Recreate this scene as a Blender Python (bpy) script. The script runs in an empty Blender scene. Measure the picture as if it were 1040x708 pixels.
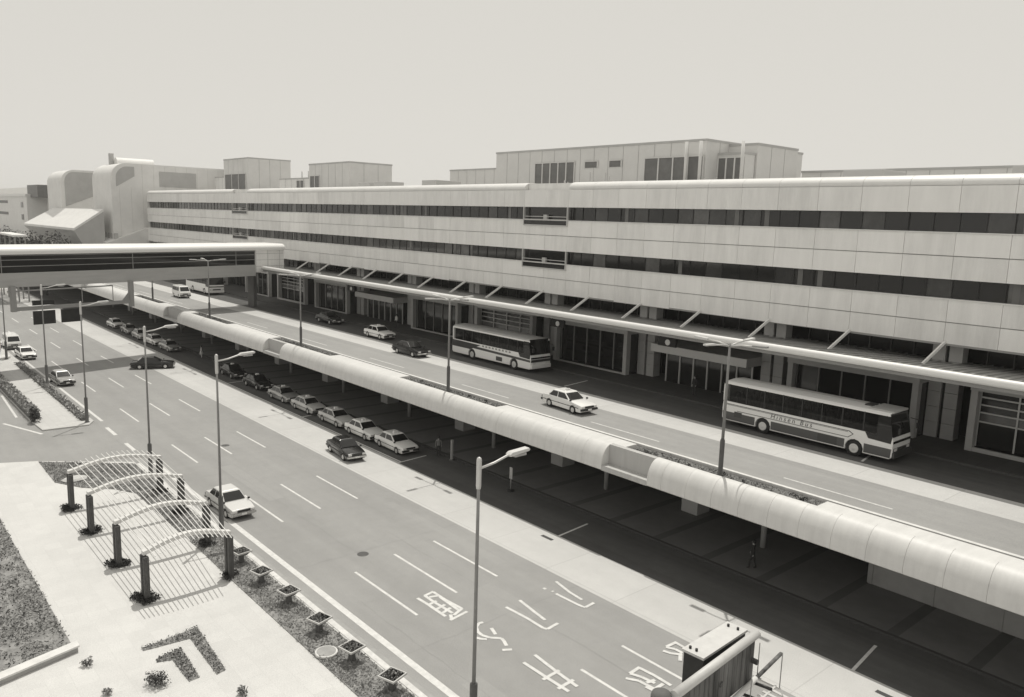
import bpy, bmesh, math, random
from mathutils import Vector, Matrix
R = math.radians
rng = random.Random(7)
sc = bpy.context.scene
C = sc.collection

# ------------------------------------------------------------------ mesh builder
class MB:
    def __init__(s):
        s.v = []; s.f = []; s.sm = []; s.mi = []
    def face(s, pts, smooth=False, mi=0):
        b = len(s.v); s.v += [tuple(p) for p in pts]
        s.f.append(tuple(range(b, b + len(pts)))); s.sm.append(smooth); s.mi.append(mi)
    def add(s, vs, fs, smooth=False, mi=0):
        b = len(s.v); s.v += [tuple(p) for p in vs]
        for f in fs:
            s.f.append(tuple(i + b for i in f)); s.sm.append(smooth); s.mi.append(mi)
    def box(s, x0, x1, y0, y1, z0, z1, mi=0):
        vs = [(x0,y0,z0),(x1,y0,z0),(x1,y1,z0),(x0,y1,z0),(x0,y0,z1),(x1,y0,z1),(x1,y1,z1),(x0,y1,z1)]
        s.add(vs, [(0,3,2,1),(4,5,6,7),(0,1,5,4),(1,2,6,5),(2,3,7,6),(3,0,4,7)], mi=mi)
        return s
    def frustum(s, b, t, mi=0):            # b,t : (x0,x1,y0,y1,z)
        vs = [(b[0],b[2],b[4]),(b[1],b[2],b[4]),(b[1],b[3],b[4]),(b[0],b[3],b[4]),
              (t[0],t[2],t[4]),(t[1],t[2],t[4]),(t[1],t[3],t[4]),(t[0],t[3],t[4])]
        s.add(vs, [(0,3,2,1),(4,5,6,7),(0,1,5,4),(1,2,6,5),(2,3,7,6),(3,0,4,7)], mi=mi)
        return s
    def bar(s, a, b, w, h=None, mi=0):
        a = Vector(a); b = Vector(b); d = (b - a).normalized(); h = h or w
        u = d.cross(Vector((0,0,1)))
        if u.length < 1e-4: u = Vector((1,0,0))
        u.normalize(); n = u.cross(d)
        vs = []
        for p in (a, b):
            for i, j in ((-1,-1),(1,-1),(1,1),(-1,1)):
                vs.append(p + u*i*w/2 + n*j*h/2)
        s.add(vs, [(3,2,1,0),(4,5,6,7),(0,1,5,4),(1,2,6,5),(2,3,7,6),(3,0,4,7)], mi=mi)
        return s
    def tube(s, pts, r, n=10, r2=None, smooth=True, mi=0):
        pts = [Vector(p) for p in pts]; rings = []
        m = len(pts)
        for i, p in enumerate(pts):
            d = (pts[min(i+1,m-1)] - pts[max(i-1,0)]).normalized()
            u = d.cross(Vector((0,0,1)))
            if u.length < 1e-3: u = Vector((1,0,0))
            u.normalize(); w = u.cross(d)
            rr = r if r2 is None else r + (r2 - r)*i/(m-1)
            rings.append([p + (u*math.cos(2*math.pi*k/n) + w*math.sin(2*math.pi*k/n))*rr for k in range(n)])
        b = len(s.v)
        for rg in rings: s.v += [tuple(q) for q in rg]
        for i in range(m-1):
            for k in range(n):
                a0 = b+i*n+k; a1 = b+i*n+(k+1)%n
                s.f.append((a0,a1,a1+n,a0+n)); s.sm.append(smooth); s.mi.append(mi)
        s.f.append(tuple(b+k for k in reversed(range(n)))); s.sm.append(False); s.mi.append(mi)
        s.f.append(tuple(b+(m-1)*n+k for k in range(n))); s.sm.append(False); s.mi.append(mi)
        return s
    def prism(s, prof, axis, a, b, smooth=False, mi=0):   # prof 2D, extruded along axis from a to b
        n = len(prof)
        def P(p, t):
            if axis == 'x': return (t, p[0], p[1])
            if axis == 'y': return (p[0], t, p[1])
            return (p[0], p[1], t)
        base = len(s.v)
        s.v += [P(p, a) for p in prof] + [P(p, b) for p in prof]
        for k in range(n):
            j = (k+1) % n
            s.f.append((base+k, base+j, base+n+j, base+n+k)); s.sm.append(smooth); s.mi.append(mi)
        s.f.append(tuple(base+k for k in reversed(range(n)))); s.sm.append(False); s.mi.append(mi)
        s.f.append(tuple(base+n+k for k in range(n))); s.sm.append(False); s.mi.append(mi)
        return s
    def lathe(s, prof, c=(0,0,0), n=16, smooth=True, mi=0):
        b = len(s.v); m = len(prof)
        for r, z in prof:
            for k in range(n):
                a = 2*math.pi*k/n
                s.v.append((c[0]+r*math.cos(a), c[1]+r*math.sin(a), c[2]+z))
        for i in range(m-1):
            for k in range(n):
                a0 = b+i*n+k; a1 = b+i*n+(k+1)%n
                s.f.append((a0,a1,a1+n,a0+n)); s.sm.append(smooth); s.mi.append(mi)
        s.f.append(tuple(b+k for k in reversed(range(n)))); s.sm.append(False); s.mi.append(mi)
        s.f.append(tuple(b+(m-1)*n+k for k in range(n))); s.sm.append(False); s.mi.append(mi)
        return s
    def leaves(s, c, rad, n, size, flat=False, mi=0):   # leaf quads through an ellipsoid / over a patch
        for _ in range(n):
            while True:
                q = Vector((rng.uniform(-1,1), rng.uniform(-1,1), rng.uniform(-1,1)))
                if q.length < 1: break
            p = Vector((c[0]+q.x*rad[0], c[1]+q.y*rad[1], c[2]+q.z*rad[2]))
            s.leaf(p, size*rng.uniform(.6,1.3), mi)
        return s
    def leaf(s, p, sz, mi=0, up=.4):
        nrm = Vector((rng.gauss(0,1), rng.gauss(0,1), rng.gauss(0,1)+up)).normalized()
        u = nrm.orthogonal().normalized(); w = nrm.cross(u)
        a = rng.uniform(0, 6.28); u, w = u*math.cos(a)+w*math.sin(a), w*math.cos(a)-u*math.sin(a)
        s.face([p-u*sz, p+w*sz*.45+nrm*sz*.12, p+u*sz, p-w*sz*.45+nrm*sz*.12], mi=mi)
    def build(s, name, mats, parent=None, bevel=0, seg=2, recalc=True):
        me = bpy.data.meshes.new(name)
        me.from_pydata(s.v, [], s.f)
        me.polygons.foreach_set('use_smooth', s.sm)
        me.polygons.foreach_set('material_index', s.mi)
        if not isinstance(mats, (list, tuple)): mats = [mats]
        for m in mats: me.materials.append(m)
        if recalc or bevel:
            bm = bmesh.new(); bm.from_mesh(me)
            if bevel:
                bmesh.ops.remove_doubles(bm, verts=bm.verts, dist=1e-5)
                es = [e for e in bm.edges if len(e.link_faces) == 2 and e.calc_face_angle(0) > .5]
                bmesh.ops.bevel(bm, geom=es, offset=bevel, segments=seg, profile=.6, affect='EDGES', clamp_overlap=True)
            bmesh.ops.recalc_face_normals(bm, faces=bm.faces)
            bm.to_mesh(me); bm.free()
        me.update()
        o = bpy.data.objects.new(name, me); C.objects.link(o)
        if parent: o.parent = parent
        return o

def tag(o, label=None, cat=None, group=None, kind=None):
    if label: o['label'] = label
    if cat: o['category'] = cat
    if group: o['group'] = group
    if kind: o['kind'] = kind
    return o
def thing(name, label, cat, loc=(0,0,0), rz=0, group=None):
    o = bpy.data.objects.new(name, None); C.objects.link(o)
    o.empty_display_size = .3
    o.location = loc; o.rotation_euler = (0,0,rz)
    return tag(o, label, cat, group)
def dup(root, loc, rz=0, label=None, group=None, name=None):
    def cp(o, par):
        c = o.copy(); C.objects.link(c)
        if par: c.parent = par
        for ch in list(o.children): cp(ch, c)
        return c
    r = cp(root, None)
    r.location = loc; r.rotation_euler = (0,0,rz)
    if label: r['label'] = label
    if group: r['group'] = group
    return r

# ------------------------------------------------------------------ materials (all neutral grey: a black and white print)
def mat(name, v, rough=.6, spec=.5, var=.0, scale=1.0, metal=0, bump=0, bscale=30, stretch=None, coat=0, detail=5, c2=None):
    m = bpy.data.materials.new(name); m.use_nodes = True
    nt = m.node_tree; p = nt.nodes['Principled BSDF']
    p.inputs['Base Color'].default_value = (v, v*.992, v*.97, 1)
    p.inputs['Roughness'].default_value = rough
    p.inputs['Specular IOR Level'].default_value = spec
    p.inputs['Metallic'].default_value = metal
    if coat: p.inputs['Coat Weight'].default_value = coat
    if var or bump:
        tc = nt.nodes.new('ShaderNodeTexCoord'); mp = nt.nodes.new('ShaderNodeMapping')
        nt.links.new(tc.outputs['Object'], mp.inputs['Vector'])
        if stretch: mp.inputs['Scale'].default_value = stretch
    if var:
        n1 = nt.nodes.new('ShaderNodeTexNoise'); n1.inputs['Scale'].default_value = scale; n1.inputs['Detail'].default_value = detail
        n1.inputs['Roughness'].default_value = .65
        nt.links.new(mp.outputs['Vector'], n1.inputs['Vector'])
        cr = nt.nodes.new('ShaderNodeValToRGB')
        lo = v*(1-var); hi = min(1, v*(1+var))
        cr.color_ramp.elements[0].position = .3; cr.color_ramp.elements[1].position = .7
        cr.color_ramp.elements[0].color = (lo, lo*.992, lo*.97, 1); cr.color_ramp.elements[1].color = (hi, hi*.992, hi*.97, 1)
        nt.links.new(n1.outputs['Fac'], cr.inputs['Fac'])
        nt.links.new(cr.outputs['Color'], p.inputs['Base Color'])
    if bump:
        n2 = nt.nodes.new('ShaderNodeTexNoise'); n2.inputs['Scale'].default_value = bscale; n2.inputs['Detail'].default_value = 3
        nt.links.new(tc.outputs['Object'], n2.inputs['Vector'])
        b = nt.nodes.new('ShaderNodeBump'); b.inputs['Strength'].default_value = bump; b.inputs['Distance'].default_value = .02
        nt.links.new(n2.outputs['Fac'], b.inputs['Height']); nt.links.new(b.outputs['Normal'], p.inputs['Normal'])
    return m

def surf(name, v, var=.15, brick=None, streak=None, rough=.85, mortar=.75, grain=.12):
    """ground material: large stains + fine grain, optional slab joints (w,h) and wheel-path streaks along X"""
    m = bpy.data.materials.new(name); m.use_nodes = True
    nt = m.node_tree; p = nt.nodes['Principled BSDF']; L = nt.links
    p.inputs['Roughness'].default_value = rough; p.inputs['Specular IOR Level'].default_value = .3
    tc = nt.nodes.new('ShaderNodeTexCoord')
    def noise(sc_, det=5, stretch=None, rgh=.6):
        mp = nt.nodes.new('ShaderNodeMapping'); L.new(tc.outputs['Object'], mp.inputs['Vector'])
        if stretch: mp.inputs['Scale'].default_value = stretch
        n = nt.nodes.new('ShaderNodeTexNoise'); n.inputs['Scale'].default_value = sc_; n.inputs['Detail'].default_value = det
        n.inputs['Roughness'].default_value = rgh
        L.new(mp.outputs['Vector'], n.inputs['Vector']); return n.outputs['Fac']
    def rng_map(f, lo, hi):
        r = nt.nodes.new('ShaderNodeMapRange'); r.inputs['From Min'].default_value = .25; r.inputs['From Max'].default_value = .75
        r.inputs['To Min'].default_value = lo; r.inputs['To Max'].default_value = hi
        L.new(f, r.inputs['Value']); return r.outputs['Result']
    def mul(a, b):
        n = nt.nodes.new('ShaderNodeMath'); n.operation = 'MULTIPLY'
        for i, q in enumerate((a, b)):
            if isinstance(q, float): n.inputs[i].default_value = q
            else: L.new(q, n.inputs[i])
        return n.outputs[0]
    f = mul(rng_map(noise(.12), 1-var, 1+var), v)
    f = mul(f, rng_map(noise(22, 2), 1-grain, 1+grain))
    f = mul(f, rng_map(noise(1.3, 6), 1-var*.5, 1+var*.5))
    if streak:
        f = mul(f, rng_map(noise(1.0, 4, (.012, .9, 1)), 1-streak, 1+streak))
    if brick:
        br = nt.nodes.new('ShaderNodeTexBrick'); L.new(tc.outputs['Object'], br.inputs['Vector'])
        br.offset = brick[2] if len(brick) > 2 else 0
        br.inputs['Scale'].default_value = 1; br.inputs['Brick Width'].default_value = brick[0]; br.inputs['Row Height'].default_value = brick[1]
        br.inputs['Mortar Size'].default_value = brick[3] if len(brick) > 3 else .03
        br.inputs['Color1'].default_value = (1,1,1,1); br.inputs['Color2'].default_value = (.94,.94,.94,1)
        br.inputs['Mortar'].default_value = (mortar,)*3 + (1,)
        f = mul(f, br.outputs['Color'])
    cmb = nt.nodes.new('ShaderNodeCombineColor')
    L.new(f, cmb.inputs[0]); L.new(mul(f, .992), cmb.inputs[1]); L.new(mul(f, .97), cmb.inputs[2])
    L.new(cmb.outputs[0], p.inputs['Base Color'])
    n2 = noise(60, 2); b = nt.nodes.new('ShaderNodeBump'); b.inputs['Strength'].default_value = .25; b.inputs['Distance'].default_value = .01
    L.new(n2, b.inputs['Height']); L.new(b.outputs['Normal'], p.inputs['Normal'])
    return m

M = {}
M['ground']   = surf('ground_earth', .26, .25)
M['asphalt']  = surf('road_asphalt', .30, .09, streak=.06, grain=.14)
M['deckasph'] = surf('deck_asphalt', .31, .09, streak=.1)
M['concrete'] = surf('concrete_lane', .54, .08, brick=(5.0, 4.2, 0, .03), streak=.05, mortar=.82)
M['shadeasph']  = surf('shaded_lane_asphalt', .095, .2, streak=.2)  # asphalt with the shade under deck and canopy put into its colour
M['plaza']    = surf('plaza_paving', .60, .07, brick=(.9, .9, .5, .015), mortar=.92)
M['walk']     = surf('sidewalk_paving', .55, .06, brick=(.6, .6, .5, .015), mortar=.85)
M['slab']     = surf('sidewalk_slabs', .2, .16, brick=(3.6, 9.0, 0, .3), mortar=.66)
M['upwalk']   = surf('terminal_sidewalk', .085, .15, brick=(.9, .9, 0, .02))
M['kerb']     = mat('kerb_stone', .64, .85, var=.12, scale=2)
M['gutter']   = mat('gutter_concrete', .33, .85, var=.15, scale=1.5)
M['paint']    = mat('road_paint', .62, .7, var=.14, scale=3)
M['wornpaint']= mat('worn_road_paint', .56, .75, var=.22, scale=5)
M['panel']    = mat('facade_panel', .81, .5, .35, var=.09, scale=.8, stretch=(1.6,1,.25))
M['panel2']   = mat('facade_panel_pale', .85, .45, .35, var=.05, scale=.8, stretch=(1.6,1,.25))
M['panel3']   = mat('facade_panel_dull', .76, .55, .35, var=.11, scale=.8, stretch=(1.6,1,.25))
M['cornice']  = mat('cornice_metal', .74, .42, .4, var=.05, scale=.5)
M['joint']    = mat('joint_grey', .42, .8)  # plain grey of the panel joints and the backing behind them
M['glass']    = mat('window_glass', .018, .06, .55)
M['glass2']   = mat('window_glass_blind', .10, .09, .55, var=.3, scale=.8)
M['glass3']   = mat('window_glass_grey', .05, .05, .6, var=.3, scale=.8)
M['blind']    = mat('window_blind_glass', .14, .1, .5)
M['frame']    = mat('window_frame', .09, .5)
M['alu']      = mat('aluminium_frame', .55, .4, .5, metal=.3)
M['tube']     = mat('parapet_panel', .64, .5, .35, var=.07, scale=1.3, stretch=(2.2,.35,.35), detail=8)
M['tubeflat'] = mat('parapet_recess_shaded', .46, .6, var=.08, scale=1.2, stretch=(3,1,.3))  # parapet colour darkened to stand in for shade on the recesses
M['concwall'] = mat('concrete_wall', .36, .85, var=.12, scale=.8, bump=.2)
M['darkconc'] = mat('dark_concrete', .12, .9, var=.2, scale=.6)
M['column']   = mat('column_cladding', .46, .6, var=.06, scale=1)
M['canopy']   = mat('canopy_deck', .36, .6, var=.1, scale=1)
M['white']    = mat('white_paint', .78, .45)
M['greypaint']= mat('grey_paint', .28, .5)
M['pole']     = mat('lamp_pole', .22, .5, var=.1, scale=3)
M['poledark'] = mat('lamp_pole_base', .09, .6, var=.2, scale=3)
M['galv']     = mat('galvanised_pipe', .58, .4, .5, metal=.2)
M['lamphead'] = mat('lamp_head', .6, .4)
M['lens']     = mat('lamp_lens', .4, .2)
M['bridgefas']= mat('bridge_fascia', .40, .7, var=.08, scale=1.2, stretch=(.3,.3,2))
M['hall']     = mat('hall_panel', .76, .55, .3, var=.05, scale=.5)
M['halldark'] = mat('hall_dark_panel', .46, .6, var=.08, scale=.5)
M['pent']     = mat('penthouse_panel', .68, .6, .3, var=.05, scale=.5)
M['louvre']   = mat('penthouse_louvre', .17, .5, .4, var=.15, scale=1)
M['roofgrey'] = mat('roof_grey', .45, .85, var=.12, scale=.5)
M['leafd']    = mat('leaf_dark', .05, .7, .3, var=.3, scale=5)
M['leafm']    = mat('leaf_mid', .13, .7, .3, var=.3, scale=5)
M['leafp']    = mat('leaf_pale', .36, .7, .3, var=.3, scale=5)
M['leafl']    = mat('leaf_light', .25, .7, .3, var=.3, scale=5)
M['soil']     = mat('soil', .17, .95, var=.3, scale=4)
M['lawnsoil'] = mat('lawn_soil', .24, .95, var=.4, scale=2.5)
M['bark']     = mat('bark', .06, .9, var=.3, scale=6)
M['stain']    = mat('stained_timber', .075, .75, var=.35, scale=4, stretch=(6,6,.6))
M['slatw']    = mat('white_slat', .66, .55)
M['stonepl']  = mat('planter_stone', .5, .8, var=.1, scale=6)
M['tyre']     = mat('tyre_rubber', .018, .8)
M['hub']      = mat('wheel_hub', .62, .3, .5, metal=.4)
M['chrome']   = mat('bumper_chrome', .5, .2, .5, metal=.8)
M['blackpl']  = mat('black_plastic', .02, .45)
M['carglass'] = mat('car_glass', .012, .05, .6)
M['carwhite'] = mat('car_paint_white', .86, .25, .5, coat=.5)
M['carcream'] = mat('car_paint_cream', .55, .25, .5, coat=.5)
M['cargrey']  = mat('car_paint_grey', .36, .22, .5, coat=.6)
M['carsilver']= mat('car_paint_silver', .42, .25, .5, metal=.4, coat=.5)
M['carblack'] = mat('car_paint_black', .01, .2, .5, coat=.35)
M['busdark']  = mat('bus_dark_band', .045, .3, .5)
M['busgrey']  = mat('bus_grey_skirt', .075, .35, .5)
M['seat']     = mat('bus_seat', .45, .9)
M['lamp']     = mat('headlamp_lens', .7, .1, .6)
M['shirtw']   = mat('white_shirt', .7, .9)
M['shirtd']   = mat('dark_clothing', .03, .9)
M['shirtm']   = mat('grey_clothing', .2, .9)
M['skin']     = mat('skin', .36, .6)
M['hair']     = mat('hair', .015, .6)
M['signdark'] = mat('sign_back', .025, .5, .3, var=.3, scale=2)
M['rust']     = mat('weathered_steel', .12, .6, .3, var=.9, scale=1.6, stretch=(1.5,1.5,.22))
M['grate']    = mat('drain_grate', .055, .7)
# tinted see-through coach glass
def tinted():
    m = bpy.data.materials.new('coach_glass'); m.use_nodes = True; nt = m.node_tree; nt.nodes.clear()
    o = nt.nodes.new('ShaderNodeOutputMaterial'); mx = nt.nodes.new('ShaderNodeMixShader')
    t = nt.nodes.new('ShaderNodeBsdfTransparent'); t.inputs[0].default_value = (.16,.158,.155,1)
    g = nt.nodes.new('ShaderNodeBsdfGlossy'); g.inputs['Roughness'].default_value = .04
    fr = nt.nodes.new('ShaderNodeFresnel'); fr.inputs[0].default_value = 1.5
    nt.links.new(fr.outputs[0], mx.inputs[0]); nt.links.new(t.outputs[0], mx.inputs[1]); nt.links.new(g.outputs[0], mx.inputs[2])
    nt.links.new(mx.outputs[0], o.inputs['Surface']); return m
M['coachglass'] = tinted()

def structure(name, mb, m, **k):
    return tag(mb.build(name, m, **k), kind='structure')

# ------------------------------------------------------------------ camera, world, sun
F, A_, P_, R_ = 803.7, 0.852872, 0.1624836, -0.0304761
fw = Vector((-math.sin(A_)*math.cos(P_), math.cos(A_)*math.cos(P_), -math.sin(P_)))
rt = Vector((math.cos(A_), math.sin(A_), 0)); dn = fw.cross(rt)
rt2 = rt*math.cos(R_) + dn*math.sin(R_); dn2 = dn*math.cos(R_) - rt*math.sin(R_)
cam = bpy.data.cameras.new('camera'); co = bpy.data.objects.new('camera', cam); C.objects.link(co)
m4 = Matrix((rt2, -dn2, -fw)).transposed().to_4x4(); m4.translation = (0, 0, 19.3)
co.matrix_world = m4
cam.sensor_width = 36; cam.lens = F/1040*36; cam.clip_end = 6000; cam.clip_start = .3
sc.camera = co

sun_el = R(67.6); sun_az = math.atan2(-.28, .30)      # measured from +Y towards +X
w = bpy.data.worlds.new('World'); sc.world = w; w.use_nodes = True
nt = w.node_tree; bg = nt.nodes['Background']
sky = nt.nodes.new('ShaderNodeTexSky'); sky.sky_type = 'NISHITA'; sky.sun_disc = False
sky.sun_elevation = sun_el; sky.sun_rotation = sun_az; sky.air_density = 1.0; sky.dust_density = 1.0; sky.ozone_density = 1.0
bw = nt.nodes.new('ShaderNodeRGBToBW'); nt.links.new(sky.outputs[0], bw.inputs[0])
tint = nt.nodes.new('ShaderNodeMix'); tint.data_type = 'RGBA'; tint.blend_type = 'MULTIPLY'; tint.inputs['Factor'].default_value = 1
pw = nt.nodes.new('ShaderNodeMath'); pw.operation = 'POWER'; pw.inputs[1].default_value = .10; nt.links.new(bw.outputs[0], pw.inputs[0])
nt.links.new(pw.outputs[0], tint.inputs['A']); tint.inputs['B'].default_value = (1, .985, .935, 1)
nt.links.new(tint.outputs['Result'], bg.inputs['Color'])
bg.inputs['Strength'].default_value = .15; SKYG = 4.05
tint.inputs['B'].default_value = (SKYG, SKYG*.97, SKYG*.90, 1)
sd = bpy.data.lights.new('sun', 'SUN'); sd.energy = 2.8; sd.angle = R(.53); sd.color = (1, .97, .90)
so = bpy.data.objects.new('sun', sd); C.objects.link(so)
d = Vector((math.sin(sun_az)*math.cos(sun_el), math.cos(sun_az)*math.cos(sun_el), math.sin(sun_el)))
so.rotation_euler = d.to_track_quat('Z', 'Y').to_euler(); so.location = (0, 60, 80)
sc.view_settings.view_transform = 'Standard'; sc.view_settings.look = 'None'
sc.view_settings.exposure = 0; sc.view_settings.gamma = 1
sc.cycles.max_bounces = 8; sc.cycles.diffuse_bounces = 5; sc.cycles.transparent_max_bounces = 16

# ------------------------------------------------------------------ ground and roads (z = 0 street level, deck at 5.3)
D = 5.3
structure('ground', MB().box(-2500, 1500, -900, 3000, -1.0, -.02), M['ground'])
structure('road', MB().box(-420, 40, 17.35, 29.15, -.5, 0), M['asphalt'])
structure('concrete_lane', MB().prism([(-420, 29.15), (40, 29.15), (40, 33.05), (-51.0, 33.05), (-51.0, 33.22), (-420, 33.22)], 'z', -.5, .003), M['concrete'])
structure('taxi_lane', MB().prism([(-420, 33.22), (-51.0, 33.22), (-51.0, 33.05), (40, 33.05), (40, 37.2), (-420, 37.2)], 'z', -.5, 0), M['shadeasph'])
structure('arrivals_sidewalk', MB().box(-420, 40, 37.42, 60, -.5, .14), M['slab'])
structure('arrivals_kerb', MB().box(-420, 40, 37.2, 37.42, -.5, .15), M['grate'], bevel=.03)
structure('gutter', MB().box(-64, 40, 17.03, 17.35, -.5, .004), M['gutter'])
structure('street_kerb', MB().box(-62, 40, 16.72, 17.03, -.5, .13), M['paint'], bevel=.03)
pl = MB()
pl.prism([(-66.9, 11.0), (-70.5, 3), (-72, -40), (40, -40), (40, 16.72), (-62.6, 16.72)], 'z', -.5, .10)
structure('plaza', pl, M['plaza'])
jn = MB(); jn.prism([(-62.0, 17.35), (-62.6, 16.72), (-66.9, 11.0), (-70.5, 3), (-72, -40), (-420, -40), (-420, 12.9), (-80.5, 12.9), (-76.2, 13.1), (-76.0, 16.7), (-77.2, 17.35)], 'z', -.5, -.004)
structure('side_street', jn, M['asphalt'])
wk = MB().prism([(-77.2, 17.35), (-76.0, 16.7), (-76.2, 13.1), (-80.5, 12.9), (-420, 12.9), (-420, 17.35)], 'z', -.5, .12)
structure('pavement', wk, M['walk'], bevel=.02)

# painted markings: sheets 4 mm over the road
mk = MB()
def line(x0, y0, x1, y1, wd, z=.006, b=None):
    b = b or mk
    a = Vector((x0,y0,0)); c = Vector((x1,y1,0)); dd = (c-a).normalized(); n = Vector((-dd.y, dd.x, 0))*wd/2
    b.face([(p.x, p.y, z) for p in (a-n, c-n, c+n, a+n)])
line(-61.8, 17.98, 40, 17.98, .34); line(-420, 18.1, -77, 18.0, .26)
line(-74.5, 17.75, -71.5, 17.72, .3); line(-68.5, 17.7, -66, 17.68, .3)
for yy, off in ((20.57, -66.0), (23.52, -66.7), (26.42, -66.9)):
    for k in range(-16, 6):
        x = off + 15*k
        line(x, yy, x+6.0, yy, .15)
line(-420, 33.35, -51.2, 33.35, .14, .006)
for x in (-14.3, -33.0, -51.2, -68.5, -87):
    line(x+.12, 33.0, x-.2, 35.95, .15, .009)
line(-82.5, 12.2, -93, 15.2-2.6, .2); line(-80.8, 10.9, -75.2, 12.9, .25)
for k in range(6):
    x = -86.5 - k*1.9; line(x, 10.4, x-2.4, 11.6, .35)
structure('lane_markings', mk, M['paint'], recalc=False)
ch = MB()
def stroke(pts, wd, z=.006):
    for a, b in zip(pts[:-1], pts[1:]): line(a[0], a[1], b[0], b[1], wd, z, ch); 
STROKES = [
 (0.17, [(-31.454,21.568),(-30.517,21.612),(-29.095,21.586)]),
 (0.17, [(-31.454,22.016),(-30.674,21.992),(-29.111,22.055)]),
 (0.17, [(-31.532,22.598),(-30.47,22.587),(-29.193,22.698)]),
 (0.17, [(-31.443,21.985),(-31.543,22.629)]),
 (0.17, [(-30.517,21.612),(-30.624,22.166)]),
 (0.17, [(-31.175,22.111),(-31.033,22.521)]),
 (0.17, [(-29.901,21.651),(-30.041,22.275)]),
 (0.17, [(-29.412,21.664),(-29.607,22.306)]),
 (0.17, [(-28.621,21.54),(-28.797,22.732)]),
 (0.17, [(-28.903,21.977),(-29.202,22.728)]),
 (0.17, [(-29.047,21.892),(-28.566,21.612)]),
 (0.17, [(-30.844,22.543),(-29.155,22.474)]),
 (0.17, [(-30.321,21.589),(-29.047,21.588)]),
 (0.17, [(-27.479,22.684),(-27.534,22.457),(-27.329,22.142),(-26.974,21.937),(-26.581,21.887),(-26.174,22.047),(-25.809,22.426),(-25.569,22.375),(-25.159,22.194)]),
 (0.17, [(-26.574,21.531),(-26.329,21.648),(-26.151,21.841)]),
 (0.17, [(-26.817,22.65),(-26.229,22.434)]),
 (0.17, [(-25.003,21.807),(-24.763,22.184)]),
 (0.17, [(-27.963,24.545),(-26.519,24.634),(-25.27,24.61),(-25.092,24.703),(-25.185,25.496)]),
 (0.17, [(-28.086,25.568),(-26.623,25.334),(-25.792,25.212)]),
 (0.17, [(-27.46,27.554),(-26.016,27.609),(-25.575,27.653),(-25.48,27.719),(-25.548,28.418)]),
 (0.17, [(-28.485,28.544),(-27.141,28.243),(-26.146,28.159)]),
 (0.17, [(-28.331,27.474),(-28.136,27.472)]),
 (0.17, [(-27.81,27.601),(-27.7,27.596)]),
 (0.17, [(-23.65,21.882),(-22.198,21.89),(-20.851,21.917)]),
 (0.17, [(-23.794,22.693),(-22.155,22.524),(-20.879,22.449)]),
 (0.17, [(-22.144,21.64),(-22.219,22.701)]),
 (0.17, [(-21.27,21.689),(-21.33,22.678)]),
 (0.17, [(-20.024,24.526),(-19.541,24.824),(-18.481,24.9)]),
 (0.17, [(-20.149,24.947),(-19.65,25.141),(-19.0,25.231)]),
 (0.17, [(-20.205,25.611),(-19.412,25.676),(-18.463,25.635)]),
 (0.17, [(-20.149,24.947),(-20.203,25.673)]),
 (0.17, [(-19.248,24.971),(-19.157,25.426)]),
 (0.17, [(-19.093,24.722),(-18.718,24.76)]),
 (0.17, [(-18.731,24.963),(-18.751,25.491)]),
 (0.17, [(-20.423,27.563),(-20.052,27.676),(-19.711,27.959)]),
 (0.17, [(-20.533,27.909),(-20.172,28.108),(-19.755,28.122)]),
 (0.17, [(-20.551,28.599),(-19.872,28.56),(-19.305,28.506)]),
 (0.17, [(-20.545,27.959),(-20.506,28.683)]),
 (0.17, [(-19.784,28.02),(-19.407,27.49)])]
#@STROKES@
for wd, pts in STROKES:
    for i, (a, b) in enumerate(zip(pts[:-1], pts[1:])):
        line(a[0], a[1], b[0], b[1], wd, .006 + .0003*len(ch.f), ch)
structure('road_lettering', ch, M['paint'], recalc=False)
dm = MB()
for k in range(-10, 4):
    x = -37.2 + 15*k; line(x, 40.1, x+6.1, 40.1, .15, D+.007, dm)
line(-46.9, 47.0, -47.5, 50.5, .15, D+.009, dm); line(-72.9, 47.0, -73.5, 50.5, .15, D+.009, dm); line(-21, 47, -21.6, 50.5, .15, D+.009, dm)
structure('deck_markings', dm, M['wornpaint'], recalc=False)
gt = MB()
for x in (-12.8, -57.0, -33.6):
    gt.box(x, x+.95, 32.15, 32.4, -.02, .012)
structure('drain_grates', gt, M['grate'])
M['patch'] = surf('asphalt_patch', .27, .1, grain=.2); M['patchl'] = surf('asphalt_patch_pale', .315, .08, grain=.18)
pt = MB()
for x, y, L_, w_ in ((-58, 22.0, 9, 1.1), (-30.5, 24.9, 4.2, 1.5), (-24, 19.2, 2.2, 1.0), (-84, 24.8, 7, 1.2), (-44, 27.7, 12, .7)):
    pt.face([(x, y-w_/2, .0035), (x+L_, y-w_/2, .0035), (x+L_, y+w_/2, .0035), (x, y+w_/2, .0035)])
structure('road_patches', pt, M['patchl'], recalc=False)
ck = MB()
for x, y, L_ in ((-62, 21.9, 26), (-40, 24.95, 30), (-90, 23.6, 30), (-33, 19.1, 18), (-70, 27.6, 24)):
    q = [(x + L_*t/40, y + .05*math.sin(t*.9) + rng.uniform(-.04, .04)) for t in range(41)]
    for a, b in zip(q[:-1], q[1:]): line(a[0], a[1], b[0], b[1], .022, .0045, ck)
for x in (-79, -56.5, -38.2, -27.4, -17.5):
    q = [(x + .05*math.sin(t*1.3) + rng.uniform(-.05, .05), 18.3 + 10.8*t/24) for t in range(25)]
    for a, b in zip(q[:-1], q[1:]): line(a[0], a[1], b[0], b[1], .018, .0045, ck)
structure('road_cracks', ck, M['patch'], recalc=False)
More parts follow.
